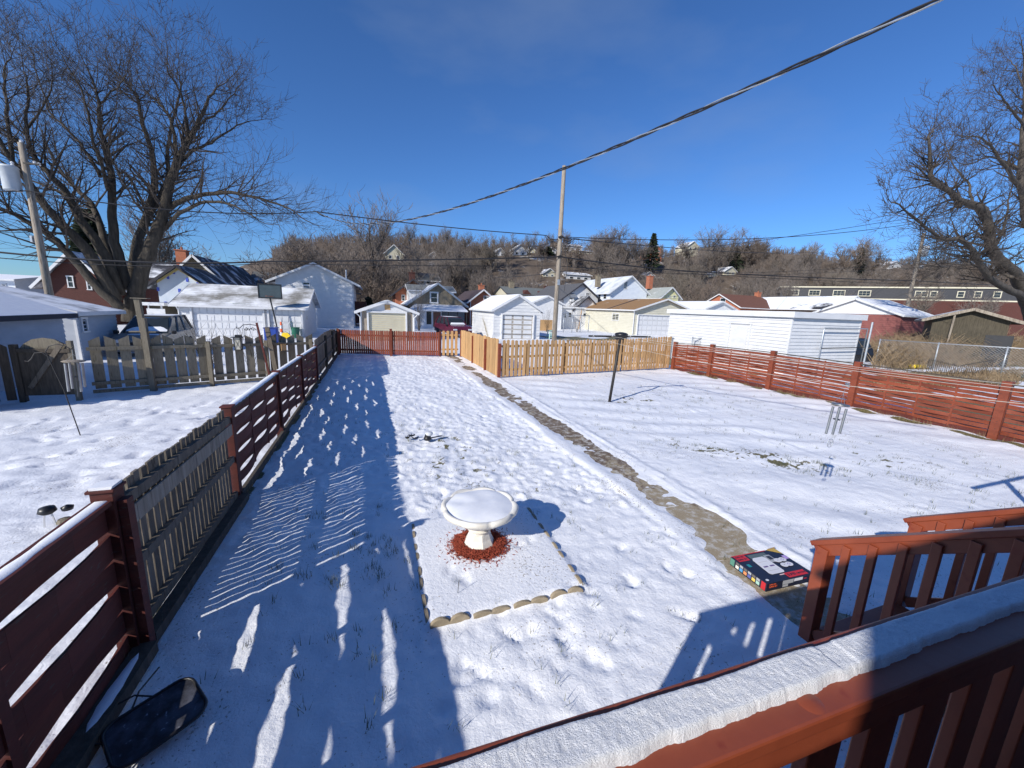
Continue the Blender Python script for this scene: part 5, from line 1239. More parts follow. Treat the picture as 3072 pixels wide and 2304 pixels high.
hero('bare_maple','huge bare multi-trunked tree spreading over the garages at left','',L_,38,[(660,1600)],None,11,.0095,2.9,G('bark'),G('twig'),1.6,2,squash=.26,rs=.66)
R2=[([(1180,1700),(1150,1560),(1120,1480),(1075,1370),(1010,1310),(955,1240),(940,1150),(910,1045),(800,1000),(740,950),(655,890),(650,800),(640,700),(660,640)],.85,.04,-2,0),
 ([(1120,1480),(1040,1440),(960,1400),(885,1300),(870,1265),(800,1190),(720,1190),(620,1130),(540,1060),(455,1000)],.42,.04,-4,-.5),
 ([(1180,1600),(1180,1300),(1110,1000),(1100,800),(1120,500),(1110,250)],.7,.05,1,1),
 ([(1110,960),(1040,860),(980,770),(900,690),(800,680)],.26,.03,-3,1),
 ([(1090,840),(1010,800),(930,780),(840,820),(760,790)],.16,.03,2,1),
 ([(940,1150),(870,1020),(830,900),(760,820),(720,700)],.18,.03,3,-1),
 ([(1120,640),(1060,560),(1000,480),(960,420)],.16,.03,-2,1),
 ([(1115,450),(1080,350),(1040,300)],.1,.03,1,1),
 ([(1060,1380),(980,1350),(900,1340),(820,1290),(700,1250)],.2,.03,3,-1),
 ([(1180,1500),(1300,1200),(1350,900),(1300,600)],.5,.05,0,1),
 ([(880,1300),(800,1290),(720,1330),(660,1300)],.12,.03,-3,-1),
 ([(960,1240),(1010,1150),(1040,1000),(1060,900)],.2,.03,2,-1)]
hero('bare_oak','large bare tree leaning in from the right edge of the picture','',R2,20,[(1180,1700)],None,23,.011,2.1,G('bark_grey'),G('twig'),1.5,2,s=.6027,off=(2400,0))
# ---- prototypes for the rest
def proto(seed,hgt,wid,twm,minr=.03,depth=3,nl=7,up=.25,barkm=None):
    random.seed(seed); tm=MB();cm=MB()
    tr,rad=limb(tm,[(0,0,-1.5),(random.gauss(0,.1),0,hgt*.12),(random.gauss(0,.3),random.gauss(0,.3),hgt*.35),(random.gauss(0,.5),random.gauss(0,.5),hgt*.6)],hgt*.022,hgt*.010,6,3,.05)
    for k in range(nl):
        i=random.randint(len(tr)//3,len(tr)-1); a=random.uniform(0,6.3); el=random.uniform(.35,1.1)
        d=Vector((math.cos(a)*wid,math.sin(a)*wid,el)).normalized(); L=hgt*random.uniform(.30,.45)
        pts=[tr[i]]; dd=d
        for q in range(4): dd=(dd+Vector((random.gauss(0,.13),random.gauss(0,.13),random.gauss(0,.1)+up*.6))).normalized(); pts.append(pts[-1]+dd*L/4)
        o,rr=limb(tm,pts,rad[i]*.6,minr*1.5,4,2)
        for q in range(1,len(o)):
            for e in range(2):
                aa=Vector((random.gauss(0,1),random.gauss(0,1),random.gauss(0,.6)+.4)).normalized()
                grow(cm,o[q],(o[q]-o[q-1]).normalized()*.7+aa*.7,hgt*random.uniform(.10,.2),max(minr*1.3,rr[q]*.5),depth-1,up,3,.8,(3,4),3,minr*.8,.12)
    r=bpy.data.objects.new('bare_tree',None); COL.objects.link(r)
    tm.build('trunk',barkm or G('bark_grey'),r,smooth=True); cm.build('crown',twm,r)
    return r
PR=[proto(101,16,.9,G('twig_wood'),.04),proto(102,14,1.1,G('twig_wood2'),.04,nl=9),proto(103,18,.7,G('twig_wood'),.04,nl=8),proto(104,12,1.2,G('twig_wood2'),.04,nl=8),proto(105,17,.55,G('twig_pale'),.04,nl=8),proto(106,15,.9,G('twig_wood'),.04,nl=10)]
used=[False]*len(PR)
def tree(i,loc,rz,sc,label,group=None,cat='tree'):
    if not used[i]: o=PR[i]; used[i]=True
    else:
        o=PR[i].copy(); COL.objects.link(o)
        for c in PR[i].children: d=c.copy(); COL.objects.link(d); d.parent=o
    o.location=loc; o.rotation_euler=(0,0,rz); o.scale=(sc[0],sc[0],sc[1]) if hasattr(sc,'__len__') else (sc,sc,sc)
    o['label']=label;o['category']=cat
    if group:o['group']=group
    elif 'group' in o: del o['group']
    return o
random.seed(77)
TOPS=[(870,700,60,'broad brown-twigged bare tree behind the tall white house'),(985,690,62,'dense upright bare tree directly above the ridge of the tall white house'),
 (1120,715,72,'bare tree above the small yellow-doored garage'),(1228,660,160,'tall bare tree on the hill crest above the cottage'),(1340,668,165,'thin bare tree standing alone on the crest right of the tall one'),
 (1400,690,150,'wide bare tree on the crest left of the white gabled hill house'),(1450,700,140,'rounded bare tree on the crest above the peeling garage'),(1590,690,150,'bare tree on the crest just left of the utility pole'),
 (1655,690,170,'slender bare tree against the sky beside the utility pole'),(1790,680,140,'large domed bare tree on the crest, left half of the big clump'),(1870,675,140,'large domed bare tree on the crest, right half of the big clump'),
 (1920,700,150,'bare tree at the right edge of the big domed clump'),(2050,700,160,'open bare tree beside the cream gabled hill house'),(2150,668,150,'tall open-crowned bare tree on the crest right of the cream house'),
 (2240,700,150,'lower bare tree on the crest left of the long right slope'),(2420,722,140,'bare tree on the crest above the rust-brown roof'),(2550,708,140,'rounded bare tree against the sky above the black-roofed house'),(2640,735,150,'bare tree on the crest near the right utility pole'),
 (590,730,90,'round bare tree far behind the dark-roofed house'),(2330,730,150,'bare tree on the crest above the snowy garage roof'),(2820,760,150,'bare tree on the crest behind the right utility pole'),(2960,765,150,'bare tree on the crest behind the big right tree')]
def gh(x,y): return float(hillz(np.array([x]),np.array([y]))[0]) if y>88 else 0.
hts=[16,14,18,12,17,15]; ACT=[]
for o in PR:
    zs=max((v.co.z for c in o.children for v in c.data.vertices)); ACT.append(zs)
for k,(px,pt,y,lb) in enumerate(TOPS):
    x,_,z=at(px,pt,y); g0=gh(x,y); i=[1,5,1,0,4,2,5,0,4,1,5,0,2,2,3,0,1,3,5,3,0,1][k]
    s=(z-g0)/ACT[i]; sw=s*1.4
    if lb.startswith('large domed'): sw*=1.25
    if lb.startswith(('thin','slender')): sw*=.6
    tree(i,(x,y,g0),random.uniform(0,6.3),(min(sw,2.4),s),lb)
    for q in (-1,1):
        if lb.startswith(('thin','slender','round','broad','dense')): continue
        x2=x+q*random.uniform(5,9); y2=y+random.uniform(-4,8); g2=gh(x2,y2); s2=s*random.uniform(.62,.9)
        tree(random.choice((0,1,3,5)),(x2,y2,g2),random.uniform(0,6.3),(s2*1.3,s2),'bare grey-brown tree in the dense wood covering the hillside','bare trees in the hillside wood')
# woods covering the slope, none rising above the ridge line of single trees
SKX=[830,870,1000,1120,1228,1400,1550,1700,1830,1920,2100,2400,2600,3120]; SKY_=[760,722,718,742,700,722,720,728,700,726,722,748,752,790]
def cap_top(px,y,g0,h):
    lim=at(px,float(np.interp(px,SKX,SKY_))+10+22*math.sin(px*.041)+14*math.sin(px*.113+y)+random.uniform(-12,14),y)[2]-g0
    return max(2.5,min(h,lim))
cnt=0
for k in range(285):
    for _ in range(30):
        px=random.uniform(830,3100); y=random.triangular(84,200,120); x=at(px,800,y)[0]
        if x<-62 and y>100: continue
        break
    g0=gh(x,y); i=random.choice((0,1,1,2,3,5,5,4)); s=random.uniform(.5,1.12)*(1. if y<150 else .85)
    if x>100 and y<90: continue
    s=cap_top(px,y,g0,s*ACT[i])/ACT[i]
    if s<.28: continue
    if any(y<hy_ and abs(px-hp)<hw*.5+6 and y>hy_-45 for hp,hw,hy_ in HCL) and random.random()<.93: continue
    tree(i,(x,y,g0-.3),random.uniform(0,6.3),(s*random.uniform(.9,1.2),s),'bare grey-brown tree in the dense wood covering the hillside','bare trees in the hillside wood')
# brushy understorey, one mass
random.seed(5); mb=MB()
for k in range(15000):
    px=random.uniform(820,3100); y=random.uniform(84,200); x=at(px,800,y)[0]
    if x<-60 or any(y<hy_ and abs(px-hp)<hw*.5+3 and y>hy_-30 for hp,hw,hy_ in HCL): continue
    g0=gh(x,y); h=random.uniform(1.5,4.5); a=random.uniform(0,6.3); t=random.uniform(.1,.5)
    p=[(x,y,g0-.2),(x+math.cos(a)*h*t*.4,y+math.sin(a)*h*t*.4,g0+h*.5),(x+math.cos(a+.4)*h*t,y+math.sin(a+.4)*h*t,g0+h)]
    mb.tube(p,[.08,.06,.04],3,False)
    mb.tube([p[1],(p[1][0]+random.gauss(0,.6),p[1][1]+random.gauss(0,.6),p[1][2]+h*.4)],[.055,.035],3,False)
us=mb.build('undergrowth',G('twig_wood2')); us['kind']='stuff'
# the far wood that reads as one mass between the single trees
random.seed(8); mb=MB()
for k in range(1500):
    px=random.uniform(830,3120) if k%2 else random.uniform(1900,3120); y=random.uniform(88,205); x=at(px,800,y)[0]
    if x<-58 or any(y<hy_ and abs(px-hp)<hw*.5+4 and y>hy_-40 for hp,hw,hy_ in HCL): continue
    g0=gh(x,y); h=random.uniform(5,10.5)
    if y>165: h*=.75
    h=cap_top(px,y,g0,h)
    mb.tube([(x,y,g0-.3),(x+random.gauss(0,.2),y,g0+h*.4),(x+random.gauss(0,.5),y,g0+h*.9)],[.13,.09,.03],3,False)
    for q in range(26):
        t=random.uniform(.22,.85); a=random.uniform(0,6.3); l=h*random.uniform(.12,.34); c=math.cos(a)*l*.62;s_=math.sin(a)*l*.62
        b0=(x,y,g0+h*t); b1=(x+c*.6,y+s_*.6,g0+h*t+l*.35); b2=(x+c,y+s_,g0+h*t+l)
        mb.tube([b0,b1,b2],[.05,.035,.018],3,False)
        for e in range(2): mb.tube([b1,(b1[0]+random.gauss(0,.5),b1[1]+random.gauss(0,.5),b1[2]+l*random.uniform(.4,.8))],[.03,.016],3,False)
fw=mb.build('wood',G('twig_wood')); fw['kind']='stuff'
# mid-distance trees standing among the houses
MID=[(2365,850,66,.62,2,'bare tree before the left end of the charcoal apartment block'),(2535,850,64,.6,5,'bare tree before the middle windows of the charcoal apartment block'),(2780,860,56,.6,4,'pale bare tree between the right utility pole and the apartment block'),(2905,865,54,.62,3,'bare tree behind the peak of the old shed roof'),(1135,850,75,1.0,2,'slender multi-stemmed bare tree right of the tall white house'),(1495,858,88,.85,3,'spreading bare tree behind the peeling garage'),(2100,820,82,.9,1,'low spreading bare tree right of the pale yellow house'),
 (1960,800,95,.8,0,'bare tree above the pale yellow house chimney'),(2290,830,80,.75,5,'bushy bare tree behind the rust-brown roof'),(2440,830,72,.7,3,'bare tree in front of the apartment block windows'),(2620,840,70,.7,0,'bare tree between the apartment block and the red garage'),
 (2850,860,60,.7,1,'bare tree behind the old shed roof'),(430,760,62,.8,5,'arching pale bare tree between the big tree and the wrapped house'),(760,790,80,.45,4,'small bare tree left of the tall white house'),(2970,850,50,.65,5,'tangled bare tree at the right behind the old shed'),(2200,800,95,.8,3,'wide bare tree right of the pale yellow house, against the wood')]
random.seed(9)
for px,py,y,s,i,lb in MID:
    x=at(px,py,y)[0]; tree(i,(x,y,0),random.uniform(0,6.3),s,lb)
# sapling & bush by the cottage, alley tree
random.seed(31)
shrub('bare_shrub','tall upright bare lilac bush between yellow-door garage and cottage',X(1257,960,44),44,6.0,1.5,60,G('twig_pale'))
shrub('bare_sapling','small pale bare sapling in front of the low white house wing',X(1733,960,47),47,4.2,1.6,26,G('twig_pale'))
shrub('bare_shrub','little bare shrub in snow right of the peeling garage',X(1640,980,46),46,3.0,1.2,22,G('twig'))
# conifers
def conifer(name,label,x,y,g0,h,w_,n=1500,seed=1):
    random.seed(seed); r=empty(name,label,'tree',(x,y,g0))
    MB().tube([(0,0,-1),(0,0,h)],[h*.03,.03],7).build('trunk',G('bark'),r); mb=MB()
    for k in range(n):
        t=random.random()**.8; z=h*(.12+.88*t); rr=w_*(1-t)**.85*random.uniform(.35,1.05)+.1; a=random.uniform(0,6.3)
        c=Vector((math.cos(a)*rr,math.sin(a)*rr,z-rr*.25)); d=Vector((math.cos(a),math.sin(a),-.25)); q=Vector((-math.sin(a),math.cos(a),0)); l=w_*random.uniform(.12,.28); ww=l*.45
        mb.add([c-d*l,c+q*ww+Vector((0,0,-l*.3)),c+d*l,c-q*ww+Vector((0,0,-l*.3))],[(0,1,2,3)])
        mb.add([c-d*l*.8+Vector((0,0,.1)),c+Vector((0,0,-l*.6)),c+d*l],[(0,1,2)])
    mb.build('crown',G('needle'),r); return r
x,_,z=at(115,600,46); conifer('conifer','dark drooping spruce behind the transformer pole at left',x,52,0,z*1.05,2.9,1700,3)
x,_,z=at(1963,700,150); conifer('conifer','dark narrow pine on the hill crest',x,150,gh(x,150),z-gh(x,150),4.2,700,4)
x,_,z=at(2590,742,140); conifer('conifer','small dark evergreen on the right crest',x,140,gh(x,140),z-gh(x,140),3.2,400,5)
x,_,z=at(1645,740,160); conifer('conifer','dark evergreen on the hill beside the utility pole',x,160,gh(x,160),z-gh(x,160),3.2,400,6)
x,_,z=at(2215,745,150); conifer('conifer','grey-green evergreen clump high on the right slope',x,150,gh(x,150),z-gh(x,150),4,400,8)
x,_,z=at(1105,890,66); conifer('conifer','short dark evergreen beside the tall white house',x,66,0,z,1.6,300,9)
# dry brush at the right: a matted mass, uncountable
random.seed(12); mb=MB()
for k in range(12000):
    ch=random.random()
    if ch<.8: px=random.uniform(2640,3120); y=random.triangular(13.5,24,18.5)
    else: px=random.uniform(2660,3100); y=random.uniform(9.5,12.5)
    x=at(px,1000,y)[0]
    if px<2700 and y<17 and random.random()<.6: continue
    h=random.uniform(.35,1.5)*(.35+1.7*max(0,.5+mnoise.noise(Vector((x*.45,y*.45,0))))) if ch<.8 else random.uniform(.1,.35)
    a=random.uniform(0,6.3); q=[(x,y,-.02)]
    for s_ in range(3):
        a+=random.gauss(0,.8); q.append((q[-1][0]+math.cos(a)*h*.35,q[-1][1]+math.sin(a)*h*.35,max(.02,h*(.45,.85,.65)[s_]+random.gauss(0,.08))))
    mb.tube(q,[.014,.012,.009,.006],3,False)
bb_=paint('dry_vines',(.13,.085,.045),(.34,.25,.145),1.6,bs=0)
o=mb.build('dry_brush',bb_); o['kind']='stuff'
# ---------------------------------------------------------------- poles, wires
random.seed(3)
def upole(label,x,y,h,r=.16,lean=(0,0)):
    f=empty('utility_pole',label,'utility pole',(x,y,0)); 
    MB().tube([(0,0,-.5),(lean[0]*.5,lean[1]*.5,h*.5),(lean[0],lean[1],h)],[r*1.1,r*.95,r*.8],12).build('shaft',G('pole_wood'),f,smooth=True); return f
CPx=13.06
f=upole('tall wooden utility pole in the middle behind the tan fence',CPx,27,12.75,.17)
for z in(7.95,6.6): 
    mb=MB(); mb.tube([(-.25,-.2,z),(0,-.25,z+.1),(.25,-.2,z)],.03,5); mb.beam((-.2,-.18,z),(.2,-.18,z),.1,.1); mb.build('bracket',G('iron'),f)
lp=MB()
for s in(-1,1):
    lp.tube([(s*1.6,0,8.0),(s*1.1,0,8.0),(s*.7,0,7.75),(s*.2,-.15,7.8)],.03,5); lp.tube([(s*1.2,0,7.95),(s*.8,.1,7.6),(s*.3,-.1,7.7)],.022,5)
lp.build('drip_loop',G('cable'),f)
MB().tube([(.3,0,7.6),(.75,0,6.0),(.6,0,4.2)],.02,5).build('hanging_wire',G('cable'),f)
MB().box(-.1,.1,-.24,-.17,4.6,5.0).build('junction_box',G('galv'),f)
f=upole('wooden utility pole with grey transformer at the far left',-15.42,27,9.6,.155)
tr=MB().lathe([(0,-.55),(.30,-.55),(.31,-.5),(.31,.45),(.33,.46),(.33,.5),(.28,.56),(0,.58)],18,(-.55,-.1,7.95)).build('transformer',plain('transformer_grey',(.42,.45,.47)),f,smooth=True)
MB().lathe([(.04,0),(.07,.05),(.04,.1),(.07,.15),(.04,.2),(0,.22)],10,(-.40,-.1,8.5)).build('bushing',G('white'),tr)
for k,z in enumerate((9.62,8.75,8.7)): MB().lathe([(.03,-.08),(.07,-.04),(.04,0),(.07,.04),(0,.08)],10,((0,.35,.5)[k],0,z+.05)).build('insulator',G('white'),f)
MB().beam((0,-.1,8.7),(.55,-.1,8.72),.06,.06).build('bracket_arm',G('iron'),f); MB().box(-.28,-.2,-.1,.1,5.1,5.4).build('junction_box',G('galv'),f)
f=upole('pale wooden utility pole with a transformer on the right above the red garage',X(2706,990,30)*1.0,30,Z(2775,700,30),.20)
MB().lathe([(0,-.6),(.35,-.6),(.36,.5),(.3,.58),(0,.6)],16,(.75,-.1,Z(2782,755,30))).build('transformer',plain('transformer_pale',(.5,.53,.55)),f,smooth=True)
MB().lathe([(0,-.2),(.22,-.1),(.16,.2),(0,.25)],12,(.3,-.3,Z(2740,800,30))).build('lamp_head',G('galv'),f,smooth=True)
def wire(label,pts,r=.02,sag=0,K=24,name='power_line',group=None):
    out=[]
    for i in range(len(pts)-1):
        a=Vector(pts[i]);b=Vector(pts[i+1])
        for k in range(K):
            t=k/K; p=a.lerp(b,t); p.z-=4*(sag[i] if hasattr(sag,'__len__') else sag)*t*(1-t); out.append(p)
    out.append(Vector(pts[-1]))
    return tag(MB().tube(out,r,5).build(name,G('cable')),label,'power line',group)
# twisted service drop, from the line in the alley to the house behind the camera
A=Vector(at(950,635,27)); Bp=Vector((5.02,.48,5.6)); pts=[]; dr=empty('service_drop','thick twisted black and silver service cable sweeping down from upper right','power line')
for s,mt,rad in((0,G('cable'),.011),(2.1,G('cable'),.011),(4.2,G('galv'),.008)):
    pts=[]
    for k in range(420):
        t=k/419; p=A.lerp(Bp,t); p.z-=4*1.336*t*(1-t); an=t*150+s; q=Vector((math.cos(an)*.5,math.cos(an)*-.3,math.sin(an)))*.017
        pts.append(p+q)
    MB().tube(pts,rad,5).build('strand',mt,dr)
wire('upper cable running along the alley from the left pole to the middle pole',[at(-250,560,27),(-15.4,26.8,7.45),tuple(A),(CPx-1.4,27,8.0)],.03,[.1,.45,.12])
wire('loop of cable hanging below the tap of the service drop',[tuple(A),(A.x+.6,27,7.75)],.03,.1)
wire('upper cable running right from the middle pole toward the big right tree',[(CPx+.3,26.8,8.0),at(3072,598,27)],.028,1.7,60)
wire('thin descending cable from the middle pole to the far right hill',[(CPx+.3,27,7.95),at(2430,757,60),at(3072,800,80)],.035,[.5,.5])
wire('heavy lower cable along the alley at rooftop height',[at(-200,752,27),at(0,757,27),at(790,785,27),(CPx,26.8,6.6),at(2085,815,27),at(2740,842,30),at(3172,862,32)],.045,[0,.25,.05,.1,.1,.1])
wire('thin lower cable just below the heavy alley cable',[at(-200,768,27.3),at(0,774,27.3),at(790,791,27.3),(CPx+.1,27.2,6.0),at(2085,821,27.3),at(2740,852,30),at(3172,866,32)],.022,[0,.25,.05,.1,.1,.1])
wire('cable rising right from low on the middle pole toward the upper right edge',[at(1485,832,40),(CPx,27.1,5.55),at(2085,746,27),at(2640,668,25),at(3100,598,20)],.022,[.1,.25,.1,.1])
wire('thin cable from the middle pole up and back to the left hill',[(CPx-.6,27,7.6),at(1560,735,60)],.03,.3)
for k,(ya,yb) in enumerate(((842,790),(850,806))): wire(('faint far power line crossing the right half of the wood','second faint far power line crossing the wood, just lower')[k],[at(1740,ya-40,62),at(2300,ya-25,62),at(2900,yb-15,62)],.03,.3)
# ---------------------------------------------------------------- cars
def car(name,label,cat,x,y,rz,paintm,prof,glassprof,L,Wd,snow=True,van=False):
    r=empty(name,label,cat,(x,y,.0),rz)
    # body: side profile lofted across the width with tumble-home; x forward
    def loft(poly,w0,w1,mat,nm,zs,zr,par=r):
        mb=MB(); n=len(poly); secs=[]
        for s in(-1,-.94,.94,1):
            row=[]
            for (a,z) in poly:
                t=min(1,max(0,(z-zs)/(zr-zs))); w=(w0+(w1-w0)*t)/2
                sc=1 if abs(s)<1 else .965
                row.append(((a-L/2*.0)*1.0*(1 if abs(s)<1 else .985),s*w if abs(s)==1 else s*w*1.0+0,z if abs(s)<1 else z*sc+.02))
            secs.append(row)
        vs=[v for row in secs for v in row]; fs=[]
        for k in range(3):
            for i in range(n): j=(i+1)%n; fs.append((k*n+i,k*n+j,(k+1)*n+j,(k+1)*n+i))
        fs.append(tuple(range(n))[::-1]); fs.append(tuple(range(3*n,4*n)))
        mb.add(vs,fs); return mb.build(nm,mat,par,recalc=True,bevel=.02)
    loft(prof,Wd,Wd*.97,paintm,'body',.3,1.0)
    loft(glassprof,Wd*.93,Wd*.72,G('glass'),'windows',.95,1.7)
    zt=max(z for a,z in glassprof); xs=[a for a,z in glassprof if z>zt-.06]; x0,x1=min(xs),max(xs)
    MB().box(x0-.03,x1+.03,-Wd*.355,Wd*.355,zt-.005,zt+.045).build('roof',paintm,r,bevel=.02)
    zb_=min(z for a,z in glassprof); fx=[a for a,z in glassprof if z<zb_+.06]; xb,xf=min(fx),max(fx)
    pl=MB()
    for s in(-1,1):
        pl.beam((xf,s*Wd*.455,zb_),(x1,s*Wd*.358,zt),.06,.06); pl.beam((xb,s*Wd*.455,zb_),(x0,s*Wd*.358,zt),.08,.08)
        for q in(.35,.68): pl.beam((xb+(xf-xb)*q,s*Wd*.467,zb_),(x0+(x1-x0)*q,s*Wd*.363,zt),.06,.03)
    pl.build('pillars',paintm,r)
    for sx in(L*.30,-L*.30):
        for s in(-1,1):
            w_=MB().lathe([(0,-.09),(.17,-.10),(.31,-.10),(.335,-.05),(.335,.06),(.31,.10),(0,.10)],20).build('wheel',plain('tyre',(.02,.02,.02),.8),r,smooth=False); w_.location=(sx,s*(Wd/2-.08),.335); w_.rotation_euler=(math.pi/2,0,0)
            rm=MB().lathe([(0,-.015),(.19,-.012),(.20,0)],14).build('rim',G('galv'),w_); rm.location=(0,0,.10*(-s)+(-s)*.004)
    for s in(-1,1):
        MB().box(L/2-.10,L/2+.012,s*Wd*.38-.18,s*Wd*.38+.18,.66,.80).build('headlight',plain('lamp_lens',(.55,.57,.6),.1),r,bevel=.02)
        MB().box(-L/2-.012,-L/2+.06,s*Wd*.42-.10,s*Wd*.42+.08,.75,1.05).build('tail_light',plain('red_lens',(.25,.01,.01),.2),r)
        MB().box(xf-.15,xf+.02,s*(Wd/2+.09)-.09,s*(Wd/2+.09)+.09,.98,1.13).build('mirror',G('black'),r,bevel=.03)
    MB().box(L/2-.02,L/2+.02,-.45,.45,.52,.68).build('grille',G('black'),r); 
    MB().box(-L/2-.02,-L/2+.0,-.26,.26,.78,.92).build('licence_plate',W,r)
    if snow:
        sm=MB(); K=10
        def patch(nm,P,th=.03,e=.0):
            # P: 4 corners
            a,b_,c,d=[Vector(p) for p in P]; n=(b_-a).cross(d-a).normalized(); n=n if n.z>0 else -n; vs=[];fs=[]
            for i in range(K+1):
                for j in range(K+1):
                    u=i/K;v=j/K; p=a.lerp(b_,u).lerp(d.lerp(c,u),v); ed=min(u,1-u,v,1-v)
                    p=p+n*(th*(1-(1-min(1,ed*4))**2)-.012+.012*mnoise.noise(Vector((p.x*3,p.y*3,1)))); vs.append(p)
            for i in range(K):
                for j in range(K): q=i*(K+1)+j; fs.append((q,q+1,q+K+2,q+K+1))
            MB().add(vs,fs).build(nm,G('snow'),r,smooth=True)
        patch('snow_on_roof',[(x0+.1,-Wd*.3,zt+.05),(x1-.05,-Wd*.3,zt+.05),(x1-.05,Wd*.32,zt+.05),(x0+.1,Wd*.32,zt+.05)])
        f0=.30 if van else .05; f1=.86 if van else .26
        q0=Vector((xf,0,zb_));q1=Vector((x1,0,zt)); pa=q0.lerp(q1,f0*.3);pb=q0.lerp(q1,f1); nn=Vector((zt-zb_,0,xf-x1)).normalized()*.05
        patch('snow_on_windscreen',[(pa.x+nn.x,-Wd*.38,pa.z+nn.z),(pa.x+nn.x,Wd*.40,pa.z+nn.z),(pb.x+nn.x,Wd*.36,pb.z+nn.z),(pb.x+nn.x,-Wd*.30,pb.z+nn.z)])
        hz=max(z for a,z in prof if a>xf); patch('snow_on_bonnet',[(xf+.05,-Wd*.42,1.02 if not van else .98),(xf+.4,-Wd*.40,.98 if not van else .95),(xf+.4,Wd*.40,.98 if not van else .95),(xf+.05,Wd*.42,1.02 if not van else .98)],.03)
    return r
vp=[(-2.45,.28),(2.4,.25),(2.48,.5),(2.42,.78),(2.2,.90),(1.35,1.02),(-2.40,1.05),(-2.5,.7)]
vg=[(-2.36,1.03),(1.42,.99),(.55,1.66),(.1,1.74),(-1.9,1.74),(-2.15,1.66)]
car('minivan','silver minivan with snow on windscreen parked beyond the picket fence','minivan',-10.1,24.3,R_(-84),paint('silver_paint',(.20,.19,.175),(.28,.27,.25),2,rough=.3,bs=0,metal=.5),vp,vg,4.9,1.9,True,True)
sp_=[(-2.3,.35),(2.28,.33),(2.36,.6),(2.3,.92),(2.05,1.03),(1.15,1.12),(-2.3,1.15),(-2.38,.8)]
sg=[(-2.25,1.13),(1.2,1.10),(.55,1.66),(.25,1.74),(-1.85,1.74),(-2.1,1.66)]
car('parked_suv','dark maroon SUV with snow on its roof parked behind the tan gate','car',7.15,36.8,R_(-78),paint('maroon_paint',(.075,.008,.022),(.11,.014,.032),2,rough=.22,bs=0),sp_,sg,4.7,1.9)
car('parked_car','rear corner of a black car parked behind the white outbuilding','car',X(2586,1050,15)+1.0,17.6,R_(80),plain('black_paint',(.012,.013,.016),.2),sp_,sg,4.6,1.85)
car('parked_car','dark blue car almost hidden by brush beside the faded red garage','car',X(2752,1005,21.5),21.5,R_(170),plain('navy_paint',(.015,.02,.035),.2),[(a,z*.85) for a,z in vp],[(a,z*.8) for a,z in vg],4.4,1.8)
# ---------------------------------------------------------------- alley things
x,y,_=gz(836,1001); f=empty('basketball_hoop','freestanding basketball hoop with dark clear backboard in front of the double garage','basketball hoop',(x,33.0,0))
x=X(825,1000,33.0); f.location.x=x; zt=Z(824,880,33)
MB().tube([(.25,0,0),(.1,0,1.2),(-.15,.0,zt-.3)],.05,8).build('pole',G('black'),f); 
MB().box(-.75,.65,-.30,-.26,zt-.35,zt+.60).build('backboard',plain('smoked_acrylic',(.05,.065,.075),.1),f,bevel=.02)
o=MB(); 
for a in((-.8,.7,zt+.56,zt+.64),(-.8,.7,zt-.39,zt-.31)): o.box(a[0],a[1],-.33,-.24,a[2],a[3])
for a in((-.8,-.73),(.63,.70)): o.box(a[0],a[1],-.328,-.242,zt-.31,zt+.56)
o.build('backboard_frame',G('black'),f)
o=MB(); o.tube([(-.05+.23*math.cos(t*.4),-.55+.23*math.sin(t*.4),zt-.22) for t in range(17)],.012,5,False); o.build('rim',plain('orange_rim',(.5,.1,.02)),f)
MB().box(-.2,.7,-.5,.5,-.02,.16).build('base',G('black'),f,bevel=.04); MB().tube([(.4,0,.15),(.0,0,.9)],.02,5).build('brace',G('black'),f)
x=X(845,1000,32); f=empty('traffic_channelizer','orange and white striped traffic tube beside the basketball hoop','traffic cone',(x,32,0)); z1=Z(845,955,32)
for k in range(6): MB().lathe([(.12-.013*k,z1*k/6+.001),(.12-.013*(k+1),z1*(k+1)/6)],14).build('band',plain('orange_plastic',(.75,.12,.02)) if k%2==0 else W,f,smooth=True)
MB().box(-.28,.28,-.28,.28,-.01,.06).build('base',G('black'),f,bevel=.02)
x=X(856,1000,31.2); f=empty('snow_shovel','bright yellow plastic scoop standing in front of the striped traffic tube','shovel',(x,31.2,0))
pr=[(-.42,.25),(-.38,.0),(.40,.0),(.52,.12),(.48,.42),(.25,.68),(-.2,.72),(-.38,.55)]
MB().prism([(a,b_+.12) for a,b_ in pr],-.04,.04,'y').build('scoop',plain('yellow_plastic',(.80,.55,.02)),f,bevel=.03,recalc=True); MB().tube([(-.35,.05,.75),(0,.05,.95),(.4,.05,.7),(.55,.05,.2)],.02,5).build('handle',G('black'),f); f.scale=(.62,.62,.62)
x=X(886,990,33.1); f=empty('yard_bin','green plastic bin with a hose loop standing by the garage door','bin',(x,33.1,0))
MB().lathe([(0,0),(.28,.0),(.36,.9),(.39,.92),(.39,.98),(0,1.0)],16).build('tub',plain('green_plastic',(.01,.11,.07)),f,smooth=False); MB().tube([(-.35,0,.8),(-.42,0,1.3),(-.3,0,1.55),(-.2,0,1.3),(-.25,0,1.)],.025,5).build('hose_loop',plain('green_hose',(.02,.10,.07)),f); f.scale=(.8,.8,.8)
x=X(815,1010,28); f=empty('recycling_bin','blue bin half hidden behind the picket fence','bin',(x,28,0)); MB().box(-.35,.35,-.3,.3,0,1.0).build('tub',plain('blue_plastic',(.02,.06,.30)),f,bevel=.05); MB().box(-.38,.38,-.33,.33,1.002,1.06).build('lid',plain('blue_lid',(.02,.05,.25)),f,bevel=.02)
p=at(1864,1005,18.5); f=empty('trash_can','black trash can with snow-flecked lid behind the tan fence near the T post','trash can',(p[0],18.5,0)); zc=Z(1860,1000,18.5)
